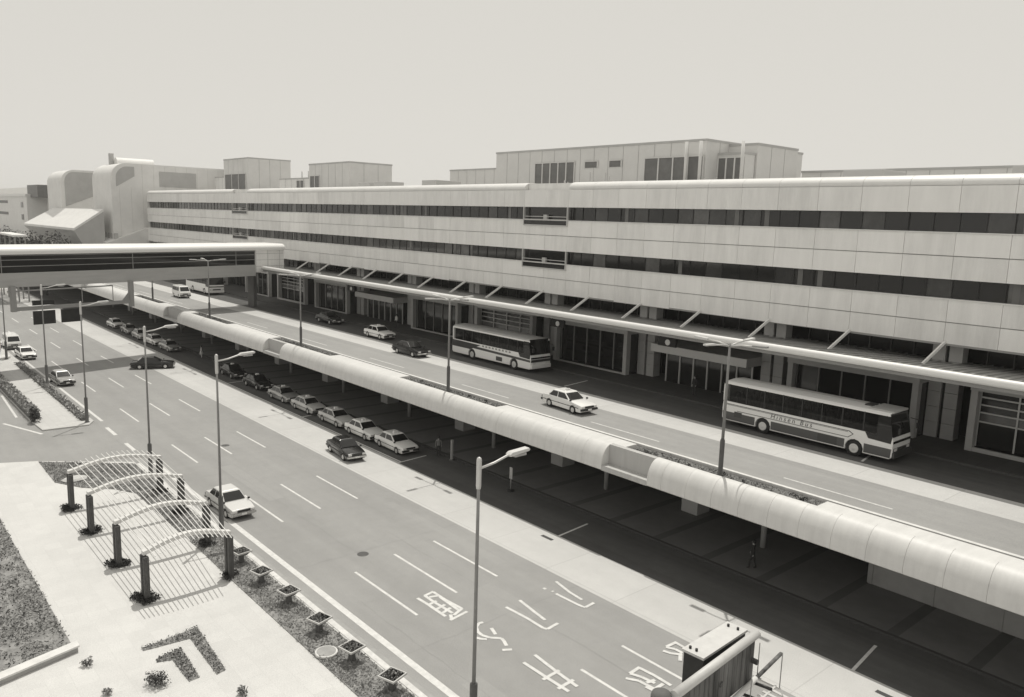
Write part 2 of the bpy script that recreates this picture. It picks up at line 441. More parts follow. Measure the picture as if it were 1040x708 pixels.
for x, y, lb in ((-21.5, 18.9, 'small dark manhole cover in the near lane by the road lettering'), (-63.3, 24.0, 'dark round manhole cover in the middle lane left of the black saloon'), (-37.8, 22.1, 'dark round manhole cover between lane dashes in the middle of the near road')):
    tag(MB().lathe([(.33, 0), (.33, .012), (.3, .014)], c=(x, y, -.005), n=24).build('manhole_cover', M['busgrey']), lb, 'manhole cover')

# ------------------------------------------------------------------ elevated departures deck
structure('departures_road', MB().box(-420, 40, 38.55, 43.5, 4.62, D), M['deckasph'])
structure('departures_lane', MB().box(-420, 40, 43.5, 46.7, 4.62, D+.004), M['concrete'])
structure('departures_bus_bay', MB().box(-420, 40, 46.7, 51.5, 4.62, D+.002), M['shadeasph'])
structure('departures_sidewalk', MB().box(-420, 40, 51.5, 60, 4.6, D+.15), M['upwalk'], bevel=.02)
structure('departures_kerb', MB().box(-420, 40, 38.3, 38.55, 4.62, D+.13), M['kerb'], bevel=.02)
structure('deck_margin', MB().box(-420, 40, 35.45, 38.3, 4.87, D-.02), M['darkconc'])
dk = thing('deck_viaduct', 'long elevated roadway edge with rounded white parapet above the taxi rank', 'viaduct')
gm = MB()
for yy in (38.2, 44, 52): gm.box(-420, 40, yy-.5, yy+.5, 3.7, 4.6)
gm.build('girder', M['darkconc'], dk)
# rounded parapet, in lengths between recessed flat panels
def para_prof():
    pr = [(35.25, 4.5), (34.5, 4.5), (34.42, 4.55), (34.4, 4.8)]
    for k in range(1, 13):
        a = R(90*k/12); pr.append((34.4 + .9*(1-math.cos(a)), 4.8 + 1.23*math.sin(a)))
    pr += [(35.42, 6.03), (35.42, 5.9), (35.25, 5.9)]
    return pr
REC = [(-30.9, -27.4), (-79.4, -75.4), (-111.8, -106.2), (-157, -153), (-205, -201)]
edges = [40] + [e for r_ in REC for e in (r_[1], r_[0])] + [-420]
for i in range(0, len(edges)-1, 2):
    x1, x0 = edges[i], edges[i+1]
    mb = MB(); x = x1
    while x > x0 + .01:
        xa = max(x0, x - 1.66)
        mb.prism(para_prof(), 'x', xa + .006, x - .006, smooth=False)
        x = xa
    o = mb.build('parapet_panel', M['tube'], dk)
    me = o.data
    for p_ in me.polygons:
        if abs(p_.normal.x) < .5 and p_.center.z > 4.8: p_.use_smooth = True
    try: me.set_sharp_from_angle(angle=R(40))
    except Exception: pass
bk = MB()
for x0, x1 in [(edges[i+1], edges[i]) for i in range(0, len(edges)-1, 2)]:
    bk.box(x0+.03, x1-.03, 34.7, 35.2, 4.53, 5.2)
bk.build('parapet_backing', M['joint'], dk)
for x0, x1 in REC:
    mb = MB(); mb.box(x0, x1, 35.05, 35.42, 4.8, 6.03); mb.box(x0, x1, 34.42, 35.05, 4.5, 4.82)
    mb.build('recess_panel', M['tubeflat'], dk, bevel=.015)
PLN = [(-30.0, -17.8), (-54.8, -42.2), (-79.6, -66.8), (-104.2, -92), (-129.5, -117)]
cv = [40] + [e for r_ in PLN for e in (r_[1], r_[0])] + [-420]
cm = MB()
for i in range(0, len(cv)-1, 2): cm.box(cv[i+1], cv[i], 35.425, 36.55, 5.28, 6.0)
cm.build('parapet_cover', M['tube'], dk, bevel=.02)
PNAMES = ['dark planting strip on the deck edge at the lamp beside the nearest coach', 'dark planting strip on the deck edge nearest the lamp by the striped coach',
          'low leafy planting strip on deck edge right of the recessed flat panel', 'sparse planting strip on deck edge beside the bridge shadow', 'narrow planting strip on the deck edge by the white minivan']
for i, (x0, x1) in enumerate(PLN):
    t = thing('planting_strip', PNAMES[i], 'planter', ((x0+x1)/2, 36.13, D), 0, 'planting strips along the deck edge')
    h = (x1-x0)/2
    MB().box(-h, h, -.7, .7, -.02, .42).build('trough', M['gutter'], t, bevel=.02)
    MB().box(-h+.06, h-.06, -.65, .65, .3, .46).build('soil', M['soil'], t)
    lf = MB()
    for _ in range(1500):
        lf.leaf(Vector((rng.uniform(-h+.1, h-.1), rng.uniform(-.65, .65), .46+abs(rng.gauss(0, .04)))), rng.uniform(.04, .08), rng.choice((0, 1, 1, 2, 2)))
    for _ in range(9):
        cx_ = rng.uniform(-h+.4, h-.4)
        lf.leaves((cx_, rng.uniform(-.3,.65), .5), (.25, .15, .11), 26, .07, mi=0)
    lf.build('low_plants', [M['leafd'], M['leafm'], M['leafl']], t, recalc=False)
# supports under the deck
for k in range(12):
    x = -24.0 - 12.8*k
    cb = MB().tube([(x, 41.6, .14), (x, 41.6, 3.72)], .17, 12)
    cb.build('support_post', M['concwall'], dk)
for k in range(12):
    x = -30.2 - 12.8*k
    MB().box(x-.65, x+.65, 42.6, 44.0, .14, 3.72).build('pier', M['column'], dk, bevel=.03)
lw = MB()
lw.box(-17.8, 30, 42.0, 42.25, .14, 2.9)
for k in range(14): lw.box(-17.6+3.2*k, -17.52+3.2*k, 41.95, 42.0, .14, 2.9)
tag(lw.build('partition_wall', M['concwall']), 'plain grey concrete partition wall standing under the deck edge at right', 'wall')
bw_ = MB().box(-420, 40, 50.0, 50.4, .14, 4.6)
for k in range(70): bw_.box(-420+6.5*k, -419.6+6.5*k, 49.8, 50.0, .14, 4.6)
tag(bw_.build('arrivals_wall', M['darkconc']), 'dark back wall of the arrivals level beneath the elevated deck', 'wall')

# ------------------------------------------------------------------ airport terminal
T = thing('airport_terminal', 'long white panelled airport terminal with two dark ribbon window bands', 'terminal building')
BAY = 3.2; X0 = -55.3; XL, XR = -186.2, 24.7            # joints at X0 + k*BAY
kL = -41; kR = 25
BALC = [(-2, 0), (-26, -24)]
def inbal(k): return any(a <= k < b for a, b in BALC)
MB().box(XL+.1, XR, 56.0, 96, 12.15, 22.55).build('core_wall', M['joint'], T)
MB().box(XL+.1, XR, 56.55, 96.2, 22.55, 22.7).build('flat_roof', M['roofgrey'], T)
bands = [('upper_band', [(20.55, 22.24)]), ('middle_band', [(17.80, 19.22), (16.28, 17.74)]), ('lower_band', [(13.53, 14.95), (12.02, 13.47)])]
for nm, rows in bands:
    mb = MB()
    for z0, z1 in rows:
        for k in range(kL, kR):
            xa = X0 + k*BAY; xb = xa + BAY
            jy = rng.uniform(-.006, .006)
            mb.box(xa+.012, xb-.012, 55.0+jy, 55.12, z0, z1, rng.choice((0,0,0,0,1,1,2)))
    mb.build(nm, [M['panel'], M['panel2'], M['panel3']], T)
    MB().box(XL+.02, XR, 55.13, 55.98, rows[-1][0]+.02, rows[0][1]-.02).build('band_backing', M['joint'], T)
for z in (19.23, 14.96):
    MB().box(XL, XR, 54.93, 55.4, z, z+.07).build('sill', M['white'], T, bevel=.01)
# ribbon windows, one per two bays
for fl, (z0, z1) in enumerate(((19.30, 20.55), (15.03, 16.28))):
    k = kL
    while k < kR:
        n = 2 if not (inbal(k) != inbal(k+1)) else 1
        if inbal(k): k += 1; continue
        if k + n > kR: n = 1
        xa = X0 + k*BAY; xb = xa + n*BAY
        mb = MB(); m_ = 0
        for j in range(n*2):
            u = rng.random(); gi = 0 if u < .7 else (2 if u < .92 else 1)
            px = xa + j*BAY/2; ty = rng.uniform(-.012, .012)
            if rng.random() < .13:
                bx_ = px + rng.uniform(.1, .9); mb.face([(bx_, 55.405, z0), (bx_+.4, 55.405, z0), (bx_+.4, 55.405, z1), (bx_, 55.405, z1)], mi=4)
            mb.face([(px+.02, 55.42+ty, z0), (px+BAY/2-.02, 55.42-ty, z0), (px+BAY/2-.02, 55.44-ty, z1), (px+.02, 55.44+ty, z1)], mi=gi)
        for j in range(n*2+1):
            px = min(max(xa + j*BAY/2, xa+.03), xb-.03); mb.box(px-.015, px+.015, 55.38, 55.42, z0, z1, mi=0)
        mb.build('ribbon_window', [M['glass'], M['glass2'], M['glass3'], M['frame'], M['blind']], T, recalc=False)
        k += n
    for a, b in BALC:
        xa, xb = X0+a*BAY, X0+b*BAY
        mb = MB(); mb.box(xa+.02, xb-.02, 55.38, 55.45, z0, z1, 0); mb.box(xa+.06, xb-.06, 54.95, 54.985, z0-.5, z0+.05, 0)
        mb.box(xa+.1, xb-.1, 54.9, 55.0, z0-.62, z0-.5, 1)
        for x in (xa+.03, xb-.03): mb.box(x-.06, x+.06, 54.88, 55.1, z0-.6, z1, 1)
        for zz in (z0+.0, z0+.28): mb.box(xa+.1, xb-.1, 54.86, 54.92, zz, zz+.06, 1)
        mb.box(xa+.02, xb-.02, 54.95, 54.99, z0-.58, z0-.51, 2)
        cxm = (xa+xb)/2; mb.box(cxm-.25, cxm+.25, 54.95, 55.2, z0-.1, z0+.5, 1)
        mb.build('service_balcony', [M['glass'], M['alu'], M['joint']], T)
# bullnose cornice
def cor_prof():
    pr = [(56.55, 22.26), (55.02, 22.26), (54.98, 22.33)]
    for k in range(0, 11):
        a = R(90*k/10); pr.append((54.98 + .95*(1-math.cos(a)), 22.36 + .62*math.sin(a)))
    pr += [(56.55, 22.98)]
    return pr
segs = []; st = kL
for k in range(kL, kR+1):
    if k == kR or inbal(k):
        if k > st: segs.append((st, k))
        st = k+1
for a, b in segs:
    mb = MB()
    for k in range(a, b): mb.prism(cor_prof(), 'x', X0+k*BAY+.01, X0+(k+1)*BAY-.01)
    o = mb.build('cornice', M['cornice'], T)
    for p_ in o.data.polygons:
        if abs(p_.normal.x) < .5: p_.use_smooth = True
    o.data.set_sharp_from_angle(angle=R(40))
for a, b in BALC:
    MB().box(X0+a*BAY+.02, X0+b*BAY-.02, 55.5, 56.5, 22.26, 22.9).build('cornice_gap_panel', M['panel'], T)
# left end wall
MB().box(XL-.05, XL+.02, 55.0, 96, 12.0, 22.9).build('end_wall', M['panel'], T)
# soffit and ground storey glazing
MB().box(XL, XR, 55.0, 59, 11.98, 12.12).build('soffit', M['greypaint'], T)
gz = MB(); gz.box(XL, XR, 58.6, 58.9, D+.15, 11.98, 0)
for k in range(kL*2, kR*2): gz.box(X0+k*BAY/2-.04, X0+k*BAY/2+.04, 58.5, 58.6, D+.15, 11.98, 1)
gz.box(XL, XR, 58.45, 58.6, 9.4, 9.9, 2)
gz.build('concourse_glazing', [M['glass'], M['frame'], M['greypaint']], T)
# columns: twin shafts every four bays
for k in range(14):
    x = -20.25 - 12.8*k + 12.8
    mb = MB()
    for xa in (x-.95, x+.12):
        zz = D+.15
        while zz < 11.9:
            mb.box(xa, xa+.83, 56.35, 57.3, zz+.012, min(zz+1.06, 11.98)-.012); zz += 1.06
    cl_ = mb.build('column', M['column'], T)
    MB().box(x-.9, x+.9, 56.6, 57.15, D+.15, 11.97).build('column_core', M['signdark'], cl_)
# canopy over the forecourt
def cz(y): return 11.12 - .055*(y-48.2)
cp = MB(); cp.prism([(48.3, cz(48.3)-.14), (58.5, cz(58.5)-.14), (58.5, cz(58.5)), (48.3, cz(48.3))], 'x', -117.5, XR)
x = -117.3
while x < XR: cp.bar((x, 48.4, cz(48.4)+.035), (x, 58.4, cz(58.4)+.035), .09, .07); x += .62
cp.build('canopy_roof', M['canopy'], T)
bm_ = MB(); x = -117.6
bm_.tube([(-117.6 + 6.4*i, 48.15, 11.22) for i in range(23)], .25, 16)
bm_.build('canopy_edge_tube', M['white'], T)
MB().box(-117.4, XR, 48.34, 48.46, 10.72, 10.97).build('canopy_edge_beam', M['greypaint'], T)
for k in range(21):
    x = X0 + BAY*.9 + 6.4*(k-12) + .3
    if x > -112 and x < XR:
        MB().bar((x+.15, 54.93, 12.2), (x-.35, 53.0, cz(53.0)), .12, .18).build('canopy_strut', M['white'], T)
# entrances between the columns
def entrance(i, xa, xb, kind):
    e = MB()
    if kind == 'box':
        e.box(xa, xa+.42, 54.75, 55.3, D+.15, 9.2); e.box(xb-.42, xb, 54.75, 55.3, D+.15, 9.2); e.box(xa-.04, xb+.04, 54.7, 58.4, 9.2, 9.75)
        e.box(xa+.42, xb-.42, 54.8, 55.0, D+.15, D+.3)
        en = e.build('entrance', M['column'], T, bevel=.02)
        g = MB(); g.box(xa+.06, xa+.12, 55.3, 58.4, D+.15, 9.2, 0); g.box(xb-.12, xb-.06, 55.3, 58.4, D+.15, 9.2, 0); g.box(xa+.42, xb-.42, 55.5, 55.6, D+.3, 9.2, 0)
        n = 5
        for j in range(n+1):
            px = xa+.42+(xb-xa-.84)*j/n; g.box(px-.04, px+.04, 55.4, 55.5, D+.3, 9.2, 1)
        g.build('door_glass', [M['glass'], M['greypaint']], en)
    elif kind == 'grid':
        e.box(xa, xa+.42, 54.75, 55.3, D+.15, 9.4); e.box(xb-.42, xb, 54.75, 55.3, D+.15, 9.4); e.box(xa-.04, xb+.04, 54.7, 58.4, 9.4, 9.9)
        e.box(xa+.42, xb-.42, 54.8, 55.0, D+.15, D+.42)
        en = e.build('entrance', M['column'], T, bevel=.02)
        g = MB(); g.box(xa+.06, xa+.12, 55.3, 58.4, D+.15, 9.2, 0); g.box(xb-.12, xb-.06, 55.3, 58.4, D+.15, 9.2, 0); g.box(xa+.42, xb-.42, 55.5, 55.6, D+.42, 9.4, 0)
        for zz in (7.3, 7.9, 8.4, 8.9): g.box(xa+.42, xb-.42, 55.38, 55.5, zz, zz+.09, 1)
        g.box(xa+.42, xb-.42, 55.45, 55.5, 7.39, 7.9, 2)
        for j in range(5):
            px = xa+.42+(xb-xa-.84)*j/4; g.box(px-.05, px+.05, 55.34, 55.38, D+.42, 9.4, 1)
        g.build('door_glass', [M['glass'], M['alu'], M['glass2']], en)
    else:
        e.box(xa, xb, 54.2, 58.4, 8.25, 8.95)
        en = e.build('entrance', M['alu'], T, bevel=.03)
        g = MB(); g.box(xa+.5, xb-.5, 56.0, 56.1, D+.15, 8.25, 0)
        for j in range(7):
            px = xa+.5+(xb-xa-1)*j/6; g.box(px-.06, px+.06, 55.9, 56.0, D+.15, 8.25, 1)
        g.build('door_glass', [M['glass'], M['alu']], en)
kinds = ['grid', 'box', 'awning', 'box', 'grid', 'box', 'awning', 'box', 'grid', 'box']
for i, kd in enumerate(kinds):
    xr = -9.3 - 12.8*i + .9; entrance(i, xr-9.6, xr, kd)
# gate signs: small dark boxes with a pale disc hung under the canopy
for i, x in enumerate((-40.2, -53.2, -92)):
    s = MB(); s.box(x-.9, x+.9, 52.0, 52.25, 9.3, 10.0, 0); s.box(x-.8, x-.7, 52.05, 52.2, 10.0, 10.92, 0); s.box(x+.7, x+.8, 52.05, 52.2, 10.0, 10.92, 0)
    s.prism([(x+.1+.25*math.cos(R(30*k)), 9.65+.25*math.sin(R(30*k))) for k in range(12)], 'y', 51.97, 51.998, mi=1)
    s.build('gate_sign', [M['signdark'], M['white']], T)
# rooftop blocks
def block(x0, x1, y0, y1, z1, m_=None, z0=22.6):
    o = MB().box(x0, x1, y0, y1, z0, z1-.1).build('rooftop_block', m_ or M['pent'], T)
    mb = MB(); mb.box(x0-.06, x1+.06, y0-.06, y1+.06, z1-.1, z1+.12)
    n = max(1, int((x1-x0)/2.1))
    for j in range(1, n): mb.box(x0+(x1-x0)*j/n-.03, x0+(x1-x0)*j/n+.03, y0-.025, y0, z0, z1-.1)
    n = max(1, int((y1-y0)/2.1))
    for j in range(1, n): mb.box(x1, x1+.025, y0+(y1-y0)*j/n-.03, y0+(y1-y0)*j/n+.03, z0, z1-.1)
    mb.build('block_trim', M['halldark'], o)
    return o
def louvre(par, x0, x1, y, z0, z1, n=4):
    mb = MB(); mb.box(x0, x1, y-.05, y-.03, z0, z1, 0)
    for j in range(n+1):
        px = x0+(x1-x0)*j/n; mb.box(px-.07, px+.07, y-.12, y-.05, z0, z1, 1)
    mb.box(x0, x1, y-.13, y-.05, z1, z1+.1, 1)
    mb.build('louvre', [M['louvre'], M['pent']], par)
b1 = block(-79.7, -47.7, 66, 84, 27.45)
louvre(b1, -72.3, -65.6, 66, 22.7, 25.9, 5); louvre(b1, -64, -62, 66, 25.2, 25.85, 1); louvre(b1, -60.3, -58.5, 66, 25.2, 25.85, 1)
louvre(b1, -55.3, -47.9, 66, 22.7, 25.9, 4)
b2 = block(-47.7, -44.4, 69.8, 77.2, 27.2); b2b = block(-47.69, -44.6, 68.0, 69.7, 26.2)
louvre(b2b, -47.6, -44.7, 68.0, 22.7, 25.8, 3)
for x, y in ((-49.6, 65.4), (-47.9, 65.4), (-44.5, 67.4)):
    MB().tube([(x, y, 22.7), (x, y, 27.3)], .16, 8).build('roof_pipe', M['pent'], T)
for x, h in ((-59.0, 1.7), (-56.8, 1.6), (-62.8, .9)):
    mm = MB(); mm.box(x-.5, x+.5, 61.5, 62.3, 22.7, 22.7+h*.45); mm.tube([(x-.2, 61.9, 22.7), (x-.2, 61.9, 22.7+h)], .08, 8); mm.tube([(x+.3, 61.9, 22.7), (x+.3, 61.9, 22.7+h*.8)], .06, 8)
    mm.build('roof_vent', M['alu'], T, bevel=.02)
block(-101.8, -80.2, 75, 86, 26.4, M['pent'])
b3 = block(-123.3, -110, 62, 69.6, 27.1); louvre(b3, -122.9, -119.6, 62, 22.7, 25.2, 2)
b5 = block(-141, -129, 65, 69, 25.2, M['hall']); louvre(b5, -134, -131.2, 65, 23.4, 24.8, 2)
b4 = block(-160, -148, 62, 70.5, 29.1); louvre(b4, -159.3, -149.2, 62, 22.7, 26.2, 3)
for x, h in ((-66, 3.2), (-140, 3.4)):
    MB().tube([(x, 72, 22.7), (x, 72, 24.4+h)], .035, 5).build('aerial', M['pole'], T)
for x, y0, y1 in ((-86, 60, 64), (-98, 60, 63), (-104, 61, 65), (-30, 62, 66), (-18, 62, 66)):
    MB().box(x-1.6, x+1.6, y0, y1, 22.7, 23.9).build('roof_duct', M['alu'], T, bevel=.05)
for x in (-134, -131.5, -128):
    MB().tube([(x, 66, 22.7), (x, 66, 26.5)], .1, 6).build('roof_pipe', M['roofgrey'], T)
block(-44.2, 24, 78, 90, 25.0, M['pent'])
block(-186, -160.2, 70, 74, 26.6, M['hall'])

# ------------------------------------------------------------------ older hall at the far left with rounded eaves
H = thing('arrivals_hall', 'pale hall with rounded eaves beyond the footbridge at far left', 'hall building')
def hall(x0, x1, yf, yb, zt, rr, side=True):
    pr = [(yb, 9.0), (yf, 9.0), (yf, zt-rr)]
    for k in range(1, 11):
        a = R(90*k/10); pr.append((yf + rr*(1-math.cos(a)), zt - rr + rr*math.sin(a)))
    pr += [(yb, zt)]
    o = MB().prism(pr, 'x', x0, x1).build('hall_block', M['hall'], H)
    for p_ in o.data.polygons:
        if abs(p_.normal.x) < .5: p_.use_smooth = True
    o.data.set_sharp_from_angle(angle=R(30))
    return o
hA = hall(-204, -188.5, 48.4, 80, 28.7, 3.2)
q = [(49.4, 23.6), (49.4, 25.4)] + [(49.4 + 2.4*(1-math.cos(R(90*k/8))) , 25.4 + 2.6*math.sin(R(90*k/8))) for k in range(1, 9)] + [(53.2, 28.0), (53.2, 26.0)]
MB().prism(q, 'x', -188.5, -188.42).build('end_glazing', M['halldark'], hA)
MB().box(-188.5, -188.4, 58.4, 66.5, 24.0, 27.3).build('end_louvre', M['halldark'], hA)
MB().prism([(-198+1.5*math.cos(R(15*k)), 28.6+1.7*math.sin(R(15*k))) for k in range(13)], 'y', 52, 60).build('roof_vault', M['hall'], hA)
MB().box(-200.5, -199.2, 51.2, 52, 28.6, 31.2).build('roof_stack', M['halldark'], hA)
tr = MB()
for j in range(12): tr.box(-188.5, -188.45, 50+2.4*j, 50.05+2.4*j, 9, 28.5 if j > 1 else 23.5)
tr.build('panel_joint', M['pent'], hA)
hB = hall(-231, -216, 44.4, 74, 27.7, 3.0)
q = [(45.2, 19.0), (45.2, 24.8)] + [(45.2 + 2.0*(1-math.cos(R(90*k/8))) , 24.8 + 2.4*math.sin(R(90*k/8))) for k in range(1, 9)] + [(56, 27.2), (56, 23.6)]
MB().prism(q, 'x', -216, -215.9).build('end_glazing', M['halldark'], hB)
MB().box(-262, -231.2, 50, 74, 9, 21.2).build('hall_block', M['hall'], H)
W_ = [(-189.5, 46.9, 18.7), (-222, 43.6, 18.5), (-228, 38.2, 14.6), (-190, 41.0, 14.5)]
wb = MB()
wb.face(W_)
lo_ = [(p[0], p[1], 11.0) for p in W_]; lo_[3] = (-190, 42.6, 11.0); lo_[2] = (-226, 41, 11.0)
mid = [(p[0], p[1], p[2]-.5) for p in W_]
for i in range(4):
    j = (i+1) % 4
    wb.face([W_[i], mid[i], mid[j], W_[j]][::-1]); wb.face([mid[i], lo_[i], lo_[j], mid[j]][::-1], mi=1)
wb.face(lo_, mi=1)
wb.build('sloping_roof', [M['hall'], M['halldark']], H, recalc=False)
lr = MB(); lr.face([(-186.4, 55.2, 14.9), (-214, 52, 15.8), (-214, 46.5, 12.2), (-186.4, 46.5, 11.6)]); lr.face([(-186.4,46.5,11.6),(-214,46.5,12.2),(-214,46.5,9),(-186.4,46.5,9)]); lr.face([(-186.4,55.2,14.9),(-186.4,46.5,11.6),(-186.4,46.5,9),(-186.4,55.2,9)])
lr.build('low_roof', M['hall'], H, recalc=False)
rv = MB()
for j in range(9):
    x = -188 - 2.2*j; rv.box(x, x+.7, 48.3, 49.0, 12.4, 13.6)
rv.build('roof_vents', M['halldark'], H)
MB().lathe([(3.6, 0), (3.2, 1.2), (2.0, 2.0), (.4, 2.3)], (-184, 76, 28.7), 20).build('roof_drum', M['hall'], hA)
MB().box(-190, -177, 74, 80, 26.0, 30.0).build('rear_block', M['hall'], H)
# the wing of low terminal buildings even further off
LT = thing('distant_terminal_wing', 'low distant terminal wing with thin window bands at left edge of horizon', 'terminal building')
MB().box(-420, -262, 45, 110, 0, 21.4).build('wall', M['hall'], LT)
MB().box(-422, -261.8, 44.7, 110, 21.4, 22.1).build('roof', M['white'], LT)
for z in (18.4, 14.9):
    MB().box(-420, -292, 44.9, 44.98, z+1, z+1.8).build('window_band', M['louvre'], LT); 
    MB().box(-270.5, -267.5, 44.88, 44.95, z-.1, z+1.4).build('window', M['glass'], LT)
MB().box(-266, -252, 46, 54, 21.2, 24.6).build('rooftop_block', M['louvre'], LT)
MB().box(-420, -300, 60, 80, 22.1, 25.4).build('rooftop_block', M['pent'], LT)
MB().box(-249, -232, 52, 60, 21.2, 25.4).build('rooftop_block', M['pent'], LT)

# ------------------------------------------------------------------ footbridge with hanging sign frame
ang = math.atan2(.9724, -.2335)
B = thing('footbridge', 'enclosed footbridge with white rounded roof crossing both roads at left', 'footbridge', (-102.9, 14.8, 0), ang)
# local: x along the bridge towards the terminal, y>0 away from the camera side
S0, S1 = -60, 33.2
W5 = 5.2
pr = [(W5, 13.7), (-.25, 13.7), (-.3, 13.9)] + [(-.3 + .9*(1-math.cos(R(90*k/8))), 13.98 + .62*math.sin(R(90*k/8))) for k in range(0, 9)] + \
     [(W5+.3-.9*(1-math.cos(R(90-90*k/8))), 13.98+.62*math.sin(R(90-90*k/8))) for k in range(0, 9)] + [(W5+.3, 13.9)]
o = MB().prism(pr, 'x', S0, 38.3).build('roof', M['white'], B)
for p_ in o.data.polygons:
    if abs(p_.normal.x) < .5: p_.use_smooth = True
o.data.set_sharp_from_angle(angle=R(35))
MB().box(S0, S1, -.05, W5+.05, 10.05, 11.65).build('fascia', M['bridgefas'], B)
MB().box(S0, S1, .12, W5-.12, 11.65, 13.7).build('window_band', M['glass'], B)
rb = MB()
for zz in (12.35, 13.05, 13.55):
    rb.box(S0, S1, .04, .1, zz, zz+.07); 
for j in range(7): rb.box(S0+15*j, S0+15*j+.07, .05, .11, 11.65, 13.7)
rb.build('window_rail', M['greypaint'], B)
MB().box(S1, 38.2, -.06, W5+.05, 10.55, 13.7).build('end_panel', M['panel'], B)
ej = MB()
for zz in (11.4, 12.3, 13.2): ej.box(S1+.02, 38.1, -.075, -.06, zz, zz+.05)
for xx in (S1+.05, S1+2.1, S1+4.2): ej.box(xx, xx+.05, -.08, -.06, 10.55, 13.7)
ej.build('panel_joint', M['joint'], B)
for s_ in (-24, 34.5):
    MB().box(s_-.3, s_+.3, 1.9, 3.3, 0, 10.05).build('pier', M['darkconc'], B, bevel=.04)
G = thing('sign_gantry', 'hanging steel frame of dark road signs under the footbridge', 'sign gantry', (-102.9, 14.8, 0), ang)
fr = MB(); fr.bar((.8, -.4, 10.2), (.8, -.4, 7.35), .5); fr.build('hanger', M['greypaint'], G)
fr = MB(); fr.bar((14.35, -.4, 10.2), (14.35, -.4, 7.0), .5); fr.build('hanger', M['greypaint'], G)
fr = MB(); fr.bar((.8, -.4, 7.62), (14.4, -.4, 7.62), .34, .42); fr.prism([(13.2, 7.8), (14.2, 7.8), (14.2, 9.0)], 'y', -.5, -.3); fr.build('beam', M['greypaint'], G)
fr = MB(); fr.tube([(.2, -.5, 9.65), (12.0, -.5, 9.75)], .08, 8); fr.tube([(12, -.5, 9.75), (12, -.5, 7.9)], .05, 8); fr.tube([(8.3, -.5, 9.7), (8.3, -.5, 7.9)], .05, 8); fr.build('pipe', M['greypaint'], G)
for a, b, z0, z1 in ((2.65, 5.05, 5.75, 7.3), (5.7, 8.05, 5.75, 7.3), (2.65, 5.0, 7.95, 8.5)):
    MB().box(a, b, -.75, -.6, z0, z1).build('sign_board', M['signdark'], G, bevel=.02)

# ------------------------------------------------------------------ lamps
def street_lamp(loc, label):
    t = thing('street_lamp', label, 'street lamp', loc, 0, 'street lamps along the near kerb')
    MB().tube([(0,0,2.2), (0,0,10.7)], .075, 12, r2=.055).build('pole', M['pole'], t)
    MB().lathe([(.22, 0), (.22, .05), (.145, .1), (.145, 2.25), (.1, 2.3)], n=14).build('pole_base', M['poledark'], t)
    MB().lathe([(.08, 9.75), (.095, 9.85), (.095, 10.8), (.075, 10.88), (.02, 10.92)], n=14).build('pole_cap', M['galv'], t)
    MB().tube([(0,.08,10.5), (0,.7,10.58), (0,1.3,10.74), (0,1.45,10.74)], .045, 10).build('arm', M['galv'], t)
    h = MB(); h.prism([(1.35, 10.7), (2.25, 10.78), (2.32, 10.83), (2.26, 10.9), (1.45, 10.86), (1.33, 10.78)], 'x', -.14, .14)
    hd = h.build('lamp_head', M['lamphead'], t, bevel=.03)
    MB().box(-.1, .1, 1.6, 2.15, 10.64, 10.73).build('lens', M['lens'], hd)
    return t
L0 = street_lamp((-20.85, 16.84, .1), 'tall street lamp nearest to the camera in front of the road lettering')
for x, y, lb in ((-45.4, 16.84, 'tall street lamp whose pole crosses the pale two-door car'), (-59.0, 16.84, 'tall street lamp standing behind the farthest pergola arch'),
              (-76.9, 16.75, 'tall street lamp at the corner of the pavement by the junction'), (-95.1, 17.1, 'tall street lamp beside the grey saloon by the hedge'), (-114.3, 16.3, 'tall street lamp at the left edge by the parked white van')):
    dup(L0, (x, y, .1), 0, lb)
def deck_lamp(loc, label):
    t = thing('deck_lamp', label, 'street lamp', loc, 0, 'four-armed lamps along the deck edge')
    MB().tube([(0,0,2.0), (0,0,7.35)], .085, 12, r2=.06).build('pole', M['pole'], t)
    MB().lathe([(.2, -.2), (.2, .05), (.13, .1), (.13, 2.0), (.09, 2.1)], n=14).build('pole_base', M['poledark'], t)
    for a in range(4):
        ca, sa = math.cos(a*math.pi/2), math.sin(a*math.pi/2)
        ar = MB().tube([(0,0,7.2), (ca*.7, sa*.7, 7.33), (ca*1.5, sa*1.5, 7.38)], .04, 8).build('arm', M['galv'], t)
        h = MB()
        L_, w_ = (1.0, .15)
        p0 = Vector((ca*1.4, sa*1.4, 7.4)); p1 = Vector((ca*2.25, sa*2.25, 7.44))
        h.bar(p0, p1, .26, .1)
        h.build('lamp_head', M['lamphead'] if a != 0 else M['greypaint'], ar, bevel=.03)
    return t
K0 = deck_lamp((-23.8, 36.2, D+.45), 'four-armed lamp on the deck edge in front of the lettered coach')
for x, lb in ((-48.9, 'four-armed lamp on deck edge at the tail of the striped coach'), (-74.2, 'four-armed lamp on deck edge left of the black saloon'),
              (-99.4, 'four-armed lamp on deck edge at the bridge shadow'), (-122.0, 'four-armed lamp on the deck edge just under the footbridge')):
    dup(K0, (x, 36.2, D+.45), 0, lb)
